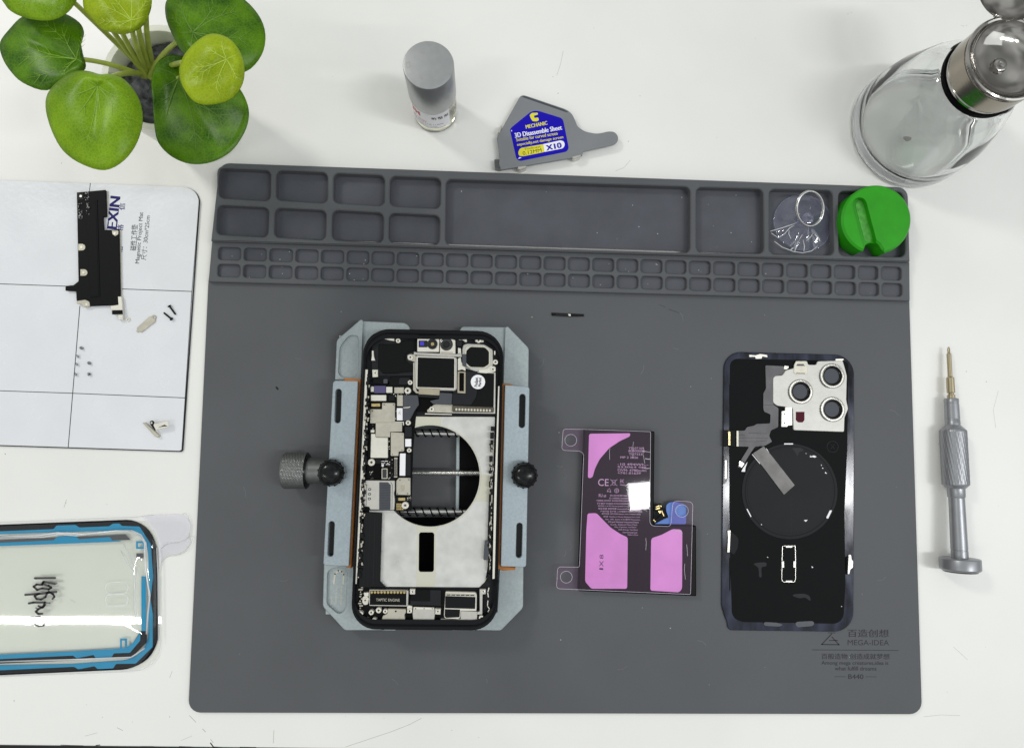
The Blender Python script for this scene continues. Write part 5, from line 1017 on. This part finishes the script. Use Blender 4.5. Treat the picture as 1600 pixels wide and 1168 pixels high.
wrap('lettering', [('助 黏 剂', 289, 19.4, 10, 3.2, .02), ('MADE IN U.S. 3.7 ml  1.1 ounce', 250, 12.0, 20, 1.5, 0), ('Helps adhesion of tape', 245, 9.6, 15, 1.2, 0), ('Caution flammable liquid', 262, 7.6, 17, 1.2, 0)], m_ink)
multi('dent', strokes([([(634, 99), (640, 97), (641, 104), (636, 106), (635, 100)], .5), ([(658, 82), (662, 83), (662, 87)], .35), ([(640, 106), (646, 114)], .3), ([(657, 119), (660, 126)], .5)], 54.14, .03), m_bit, cap)

# ================================================================ GLASS DISPENSER JAR
jc = P(1420, 202, 0)
t = thing('dispenser_jar', 'clear glass dispenser jar with a polished steel pump lid standing at the upper right', 'jar', jc)
RJ = 36.0
outer_p = [(0, 1.2), (28, .9), (31, .25), (33.5, .3), (35.4, 1.6), (36, 4), (35.8, 7), (35.2, 9), (35.4, 11), (35, 18), (33.6, 28), (31.4, 38), (28.8, 47), (26.4, 53), (23.6, 57.5), (21.5, 59.6), (20.2, 60.6), (19.6, 62.5), (19.6, 66)]
inner_p = [(18, 66), (18, 60.6), (19.4, 58.6), (22, 55.6), (24.6, 51.4), (27, 45.6), (29.6, 37), (31.8, 27.4), (33, 18), (33.4, 11.6), (32.6, 8.4), (30.4, 6.6), (26, 5.8), (12, 5.2), (0, 5.0)]
jb = lathe('glass_body', [(r_ * 1.025 if z_ < 30 else r_, z_) for r_, z_ in outer_p] + inner_p, jc, m_jar, t, 128)
for v in jb.data.vertices:                              # slightly uneven pressed glass, the inner wall most of all
    x, y, z = v.co * 1000; R_ = math.hypot(x, y)
    if R_ > 8 and 8 < z < 58:
        io = 1 if R_ < 36.2 - max(0, (z - 9)) * .19 - 1.3 else .12
        k_ = noise.noise(Vector((x * .07, y * .07, z * .05))) * .8 * io * min(1, (z - 8) / 8)
        v.co.x *= 1 + k_ / R_; v.co.y *= 1 + k_ / R_
lathe('gasket', [(17.9, 60.9), (20.9, 60.9), (21.2, 62), (21.0, 63.6), (17.9, 63.6)], jc, m_dark, t, 64, closed=True)
ld = lathe('lid', [(17.5, 63.7), (20.3, 63.7), (20.5, 64.2), (20.5, 66.0), (20.1, 66.4), (20.1, 66.9), (20.6, 67.2), (20.8, 79), (21.3, 80.2), (21.6, 80.8), (21.3, 81.5), (20.5, 81.8), (19.7, 81.4), (19.2, 80.4), (18.0, 78.6), (15, 76.4), (10, 75.0), (5.5, 74.4), (0, 74.2)], jc, m_chrome, t, 96)
lathe('lid_collar', [(20.62, 67.4), (20.86, 67.4), (20.96, 78.6), (20.7, 78.6)], jc, m_brush, ld, 96, closed=True)
lathe('pump_nozzle', [(0, 0), (3.6, 0), (3.7, 1), (3.2, 1.8), (2.2, 2.2), (1.2, 2.0), (0, 1.6)], (jc.x - .5, jc.y - .3, 74.2), m_chrome, ld, 40)
# hinged flip cover, opened up and leaning back
qh = Matrix.Rotation(math.radians(-52), 3, 'X')
pc = [(0, 0), (5, .25), (10, 1.1), (14.5, 2.6), (17.5, 4.4), (18.8, 5.6), (19.3, 6.2), (18.7, 6.4), (17.2, 5.2), (14, 3.3), (10, 1.9), (5, .9), (0, .6)]
lathe('flip_cover', pc, P(1606, -42, 94), m_chrome, t, 72, Matrix.Rotation(math.radians(200), 3, 'X') @ Matrix.Rotation(.1, 3, 'Y'))
hb = P(1579, 26, 82)
tube('hinge_pin', [hb + Vector((-8, 0, 0)), hb + Vector((8, 0, 0))], .9, m_chrome, t, 12)
prism('water_mark', smooth_loop([(1409, 215), (1414, 214), (1421, 217), (1420, 221), (1415, 222), (1411, 218)], 3), 5.35, 5.2, m_mark, t)

# ================================================================ SUCTION CUP with key ring
cc = P(1253, 349, 2.8)
t = thing('suction_cup', 'clear plastic suction cup with steel pull ring lying in a square mat compartment', 'suction cup', P(1253, 349, 2.8))
V = []; Fc = []; nr_, na = 16, 96; Rc = 17.3
random.seed(8)
def cupz(r, a):
    f = r / Rc; z = 6.2 * (1 - f) ** 1.7 + 1.0
    lo = max(0, math.cos(a - math.radians(252)))
    z += lo * 1.1 * f * f * math.sin(a * 9 + 2.5 * f) + lo * f * 1.2 + .25 * f * math.sin(a * 3)
    return 2.8 + z
for k in range(nr_ + 1):
    r = 3.2 + (Rc - 3.2) * k / nr_
    for i in range(na): a = 2 * math.pi * i / na; V.append(Vector((cc.x + r * math.cos(a), cc.y + r * math.sin(a) * .97, cupz(r, a))))
for k in range(nr_):
    for i in range(na): j = (i + 1) % na; Fc.append((k * na + i, (k + 1) * na + i, (k + 1) * na + j, k * na + j))
mk('cup', V, Fc, m_clear, t, True)
rim = [Vector((cc.x + Rc * math.cos(2 * math.pi * i / 96), cc.y + Rc * .97 * math.sin(2 * math.pi * i / 96), cupz(Rc, 2 * math.pi * i / 96))) for i in range(96)]
tube('cup_rim', rim, .28, m_clear, t, 8, True)
kb = P(1262, 341, 13)
lathe('pull_stud', [(0, -6.5), (3.4, -6.5), (2.5, -4), (2.3, -1.2), (3.2, -.7), (3.5, .1), (3.2, .8), (1.8, 1.15), (0, 1.2)], kb, m_clear, t, 32)
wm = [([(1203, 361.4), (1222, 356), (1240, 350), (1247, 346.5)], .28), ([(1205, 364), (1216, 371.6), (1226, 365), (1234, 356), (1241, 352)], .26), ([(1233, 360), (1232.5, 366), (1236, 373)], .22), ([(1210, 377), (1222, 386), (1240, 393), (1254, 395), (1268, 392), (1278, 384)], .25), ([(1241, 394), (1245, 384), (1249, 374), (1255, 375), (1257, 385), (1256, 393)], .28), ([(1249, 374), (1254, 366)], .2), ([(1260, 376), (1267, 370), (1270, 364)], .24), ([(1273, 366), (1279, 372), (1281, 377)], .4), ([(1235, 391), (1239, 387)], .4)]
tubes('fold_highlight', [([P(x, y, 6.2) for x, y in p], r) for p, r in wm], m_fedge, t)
q = Matrix.Rotation(math.radians(38), 3, 'Z') @ Matrix.Rotation(math.radians(24), 3, 'X')
rc0 = P(1265.5, 326, 13.5)
def ringpts(R1, R2, dz): return [rc0 + q @ Vector((R1 * math.cos(2 * math.pi * i / 72), R2 * math.sin(2 * math.pi * i / 72), dz)) for i in range(72)]
tube('pull_ring', ringpts(8.6, 10.1, .45), .52, m_spring, t, 10, True); tube('pull_ring', ringpts(8.6, 10.1, -.5), .52, m_spring, t, 10, True)

# ================================================================ GREEN RUBBER HANDLE
t = thing('green_holder', 'thick round green rubber holder with a long groove, at the mat\'s right end', 'rubber holder', P(1366, 347, 2.8))
gt = 14.5
gout = []
Cg = (1370, 342.5); Rg = 54.6
a_s, a_e = math.radians(112 + 0), math.radians(104)
def gpt(deg, r=Rg): return (Cg[0] + r * math.cos(math.radians(deg)), Cg[1] + r * math.sin(math.radians(deg)) * .985)
arc = [gpt(d) for d in range(-258, 79, 7)]       # from lower left of the notch, over the top, to its right side
# px angle grows clockwise on screen; the notch opens at the bottom
arc = [gpt(d) for d in [112 + i * (344 - 14) / 48 for i in range(49)]]
notch = [(1380, 394), (1374, 386), (1370.5, 379.4), (1363, 376.2), (1356, 379), (1353, 386), (1351.5, 390)]
gpl = arc[:-1] + [(1384, 394.6)] + [(1378, 388), (1374.6, 381.4), (1367.5, 376.4), (1359, 378), (1355.6, 382.6), (1354.8, 388)]
gpl = rnd(gpl, [3] * len(gpl), 2)
hh = []
# groove: a slot cut into the top face, with its own floor
gr = stad(1344.6, 318.5, 1361, 384, 11.2, 10)
base_ = prism('body', gpl, gt, 3.0, m_green, t, b=1.1)
# cut the groove with real depth
cut_ = prism('cutter', stad(1346, 318, 1368, 400, 11.4, 10), gt + 2, gt - 3.4, m_greenw, None)
bm_ = base_.modifiers.new('groove', 'BOOLEAN'); bm_.object = cut_; bm_.operation = 'DIFFERENCE'; bm_.solver = 'EXACT'
cut_.location = base_of(base_) * 0
base_.parent = t
dg = bpy.context.evaluated_depsgraph_get(); dg.update()
nm = bpy.data.meshes.new_from_object(base_.evaluated_get(dg)); base_.modifiers.clear(); base_.data = nm
bpy.data.objects.remove(cut_)
base_.data.materials.clear(); base_.data.materials.append(m_green)
bv = base_.modifiers.new('soft', 'BEVEL'); bv.width = .0006; bv.segments = 3; bv.limit_method = 'ANGLE'; bv.angle_limit = math.radians(50)
prism('groove_floor', stad(1344.6, 320.5, 1357.5, 370, 7.8, 10), gt - 3.2, gt - 3.35, m_greenw, t)
rim_g = [P(x, y, gt + .0) for x, y in stad(1344.8, 318.5, 1361, 386, 11.6, 10)[9:]]

# ================================================================ SCREWDRIVER
t = thing('screwdriver', 'slim grey precision screwdriver with a knurled grip and round swivel cap on the white desk', 'screwdriver', P(1492, 720, 0))
tip = P(1482, 541.5, 4.2); end = P(1500.8, 893, 10.4)
ax = (end - tip); LS = ax.length; ax.normalize(); q = Vector((0, 0, 1)).rotation_difference(ax).to_matrix()
pz = lambda y: (P(1482 + (y - 541.5) * (18.8 / 351.5), y, 4.2 + 6.2 * (y - 541.5) / 351.5) - tip).length
def seg(name, pr, m, par=t, n=40): return lathe(name, [(r, pz(y)) for y, r in pr], tip, m, par, n, q)
bt_ = seg('bit', [(541.5, 0), (542, .35), (545, .75), (551, .75), (552.4, 1.0), (553, 1.25), (588, 1.25), (590.5, 2.1), (613, 2.15), (614, 1.5), (616, 1.5), (617, 2.1), (622, 2.15), (623, 0)], m_bit, n=24)
seg('shaft_collar', [(622.4, 0), (622.4, 3.5), (623.4, 3.75), (629, 3.75), (629.4, 3.6), (630.4, 3.6), (630.8, 3.75), (654, 3.9), (654.4, 3.75), (655.4, 3.75), (656, 3.9), (664, 3.95), (671, 6.4), (671.6, 0)], m_driver)
V = []; Fc = []; L0, L1 = pz(671), pz(758); nk = 44; na = 90
for i in range(na):
    for k in range(nk + 1):
        u = L0 + (L1 - L0) * k / nk; a = 2 * math.pi * i / na; f = k / nk
        g = .5 + .5 * math.cos(a * 30 + f * 22); rr_ = 6.95 - .32 * (g ** 2)
        if k in (0, nk): rr_ = 6.5
        V.append(tip + q @ Vector((rr_ * math.cos(a), rr_ * math.sin(a), u)))
for i in range(na):
    j = (i + 1) % na
    for k in range(nk): Fc.append((i * (nk + 1) + k, j * (nk + 1) + k, j * (nk + 1) + k + 1, i * (nk + 1) + k + 1))
mk('knurled_grip', V, Fc, m_driver, t, True)
seg('handle', [(757.6, 0), (757.6, 6.6), (762.6, 4.7), (763, 4.55), (775.6, 4.5), (776.4, 4.3), (777, 4.1), (778, 4.05), (858, 4.3), (858.5, 4.15), (859.6, 4.15), (860, 4.3), (872, 4.35), (872.6, 0)], m_driver)
lathe('swivel_cap', [(0, pz(871.4)), (9.7, pz(871.4)), (10.2, pz(872.4)), (10.3, pz(873)), (10.3, pz(888)), (9.9, pz(889.6)), (9.0, pz(891.4)), (0, pz(891.6))], tip, m_driver, t, 64, q)
lathe('end_ring', [(0, pz(890.4)), (8.7, pz(890.4)), (8.6, pz(892.8)), (7.6, pz(893.6)), (0, pz(893.6))], tip, m_blkg, t, 56, q)

# ================================================================ POTTED PLANT
soilz = 50
pc0 = P(246, 121, 58); pc0 = Vector((pc0.x, pc0.y, 0))
t = thing('potted_plant', 'potted plant with round glossy green leaves in a cream pot at the upper left', 'potted plant', pc0)
RP = 89.5 / px_scale(58)
lathe('pot', [(0, .2), (RP * .72, .2), (RP * .76, 1.2), (RP * .97, 56.5), (RP * .98, 57.6), (RP * .96, 58.2), (RP * .86, 58.2), (RP * .84, 57.4), (RP * .82, 44), (0, 44)], pc0, m_pot, t, 72)
V = []; Fc = []; n = 34; RS = RP * .825
for i in range(n + 1):
    for k in range(n * 2):
        r = RS * i / n; a = math.pi * k / n; x, y = r * math.cos(a), r * math.sin(a)
        h = noise.noise(Vector((x * .25, y * .25, 0))) * 3 + noise.noise(Vector((x * .8, y * .8, 3))) * 1.6 + noise.noise(Vector((x * 2, y * 2, 7))) * .8
        V.append(Vector((pc0.x + x, pc0.y + y, 50.5 + h - 2.5 * (r / RS) ** 8)))
m2_ = n * 2
for i in range(n):
    for k in range(m2_): j = (k + 1) % m2_; Fc.append((i * m2_ + k, (i + 1) * m2_ + k, (i + 1) * m2_ + j, i * m2_ + j))
mk('soil', V, Fc, m_soil, t, True)
def leaf(name, outline, A, z0, cup, drop, mat_, vein_n=9, tiltx=0, tilty=0, vr=.2, start=None, mid=None, vmat=None, label=None):
    o_ = smooth_loop(outline, 4); N = len(o_); K = 11
    xs_ = [p[0] for p in o_]; ys_ = [p[1] for p in o_]; cx_, cy_ = sum(xs_) / N, sum(ys_) / N; R_ = max(math.hypot(p[0] - cx_, p[1] - cy_) for p in o_)
    # main fold runs from the attachment through the leaf's middle
    ux, uy = cx_ - A[0], cy_ - A[1]; ul = math.hypot(ux, uy) or 1; ux /= ul; uy /= ul
    def zat(x, y, s):
        px_, py_ = (x - cx_) / R_, (y - cy_) / R_
        v = z0 + tiltx * px_ + tilty * py_
        v += cup * .8 * math.sin(min(1, s * 1.15) * math.pi * .62) - drop * .55 * s ** 3
        dx, dy = x - A[0], y - A[1]; cr = abs(dx * uy - dy * ux) / R_; al = (dx * ux + dy * uy) / R_
        v -= 2.2 * math.exp(-(cr / .10) ** 2) * max(0, min(1, al * 2)) * max(0, 1 - s)
        v += .7 * math.sin(math.atan2(dy, dx) * 5 + 1) * s * s + .9 * math.sin(math.atan2(dy, dx) * 2 + cx_) * s * s
        return v
    V = [P(A[0], A[1], zat(A[0], A[1], 0))]; Fc = []
    for k in range(1, K + 1):
        s = k / K
        for p in o_:
            x, y = A[0] + (p[0] - A[0]) * s, A[1] + (p[1] - A[1]) * s; V.append(P(x, y, zat(x, y, s)))
    for i in range(N):
        j = (i + 1) % N; Fc.append((0, 1 + i, 1 + j))
        for k in range(K - 1): a_ = 1 + k * N; Fc.append((a_ + i, a_ + N + i, a_ + N + j, a_ + j))
    V2, F2 = V, Fc
    nn = len(V); th = .25
    V = V + [v - Vector((0, 0, th)) for v in V]; Fc = Fc + [tuple(i + nn for i in f)[::-1] for f in Fc]
    a_ = 1 + (K - 1) * N
    for i in range(N): j = (i + 1) % N; Fc.append((a_ + i, a_ + i + nn, a_ + j + nn, a_ + j))
    lf_ = mk(name, V, Fc, mat_, t, True)
    import bmesh
    b_ = bmesh.new(); b_.from_mesh(lf_.data); bmesh.ops.recalc_face_normals(b_, faces=b_.faces); b_.to_mesh(lf_.data); b_.free()
    L_ = []
    for v in range(vein_n):
        i = int(N * (v + .35) / vein_n) % N; p = o_[i]; pts = []
        bend = random.uniform(-.10, .10)
        for s_ in range(0, 10):
            s = s_ / 10 * .95; x, y = A[0] + (p[0] - A[0]) * s, A[1] + (p[1] - A[1]) * s
            ox, oy = -(p[1] - A[1]) * bend * math.sin(s * math.pi), (p[0] - A[0]) * bend * math.sin(s * math.pi); x += ox; y += oy
            pts.append(P(x, y, zat(x, y, s) + .03))
        L_.append((pts, [vr * (1 - .85 * k / 9) for k in range(10)]))
        if math.hypot(p[0] - A[0], p[1] - A[1]) < .55 * R_: continue
        for s0 in (.34, .50, .64):
            for sd in (-1, 1):
                q_ = []
                ex = (p[0] - A[0]); ey = (p[1] - A[1]); ln = math.hypot(ex, ey)
                for u in range(5):
                    s = s0 + u * .04; off = sd * u * .030 * ln
                    x, y = A[0] + ex * s - ey / ln * off - ey * bend * math.sin(s * math.pi), A[1] + ey * s + ex / ln * off + ex * bend * math.sin(s * math.pi)
                    q_.append(P(x, y, zat(x, y, s) + .0))
                L_.append((q_, [.10, .09, .075, .06, .03]))
    tubes('vein', L_, vmat or m_vein, lf_, 5)
    st0 = start or (232 + random.uniform(-5, 6), 122 + random.uniform(-6, 8)); S0 = P(st0[0], st0[1], 48); E0 = P(A[0], A[1], zat(A[0], A[1], 0) - .6)
    M0 = S0.lerp(E0, .45) + Vector((0, 0, 9)) if mid is None else P(*mid)
    pts = [S0 * (1 - f) ** 2 + M0 * 2 * f * (1 - f) + E0 * f * f for f in [i / 14 for i in range(15)]]
    tube('stalk', pts, [1.35 - .35 * i / 14 for i in range(15)], m_stem, t, 10)
    return lf_
m_veind = M('pale_vein', (112, 148, 62), .5); m_veinl = M('bright_vein', (186, 208, 84), .5)
leaf('leaf', [(0, 66), (16, 44), (35, 26), (67, 14), (99.4, 20.5), (123.6, 35), (131, 51), (126.6, 66), (129, 83), (133, 107.5), (107.5, 122), (72.6, 141), (35, 129), (13.4, 107.5), (2, 86)], (120, 92.5), 92, 4, 7, m_leaf2, 9, vmat=m_vein)
leaf('leaf', [(-20, -30), (4, 2), (16, 17), (40, 28), (72.6, 32.3), (96.7, 25.5), (115, 8), (124, -20), (112, -60), (50, -80), (0, -66)], (80, -30), 104, 4, 7, m_leaf1, 8)
leaf('leaf', [(259, 27), (260.7, 0), (285, -14), (330, -22), (374, -6), (403, 22), (414.5, 53), (408.5, 86), (384, 111.5), (345, 112), (305, 100), (285, 83), (269, 54)], (301, 50.6), 98, 3, 8, m_leaf2, 9, vmat=m_veind, tiltx=-2)
leaf('leaf', [(262, 86.6), (284, 87), (310, 92), (345, 105), (373.6, 137), (387, 164), (388, 188), (379, 212), (360, 237), (330.6, 253), (298, 256), (268.8, 245), (248, 224), (241.5, 199), (239, 161), (236.4, 126), (244, 100)], (279.5, 122), 90, -5, -4, m_leaf2, 11, vmat=m_veind, mid=(258, 126, 62))
leaf('leaf', [(130, -6), (131, 14), (141, 27), (158.6, 45.7), (178, 51), (194, 53.6), (220, 43), (233, 22), (237, 0), (232, -26), (200, -44), (158, -40), (138, -24)], (205, 32), 112, 3, 6, m_leaf3, 8, vmat=m_veinl)
leaf('leaf', [(71, 166.6), (78, 140), (107.5, 114.5), (134, 110.5), (156, 116), (172, 116), (194, 124), (215, 150.5), (223, 183), (215, 220), (194, 250), (164, 265.5), (129, 257), (99.4, 236.5), (80.6, 204)], (152.4, 134), 116, 4, 9, m_leaf1, 9, start=(228, 116))
leaf('leaf', [(280, 112), (285, 91), (299, 72), (320, 56), (338.6, 53), (360, 62), (376, 83), (382, 112), (376, 137), (357.5, 156), (328, 163.4), (303.7, 158.6), (286, 136)], (354, 92.7), 134, 3, 5, m_leaf3, 7, vmat=m_veinl, start=(236, 118))
for a_, b_, c_ in (((233, 125), (160, 22), 108), ((236, 118), (214, -20), 118), ((240, 112), (236, -30), 122), ((231, 120), (186, 36), 108)):
    S0 = P(a_[0], a_[1], 48); E0 = P(b_[0], b_[1], c_); pts = [S0.lerp(E0, i / 14) + Vector((0, 0, 6 * math.sin(math.pi * i / 14))) for i in range(15)]
    tube('stalk', pts, [1.4 - .4 * i / 14 for i in range(15)], m_stem, t, 10)
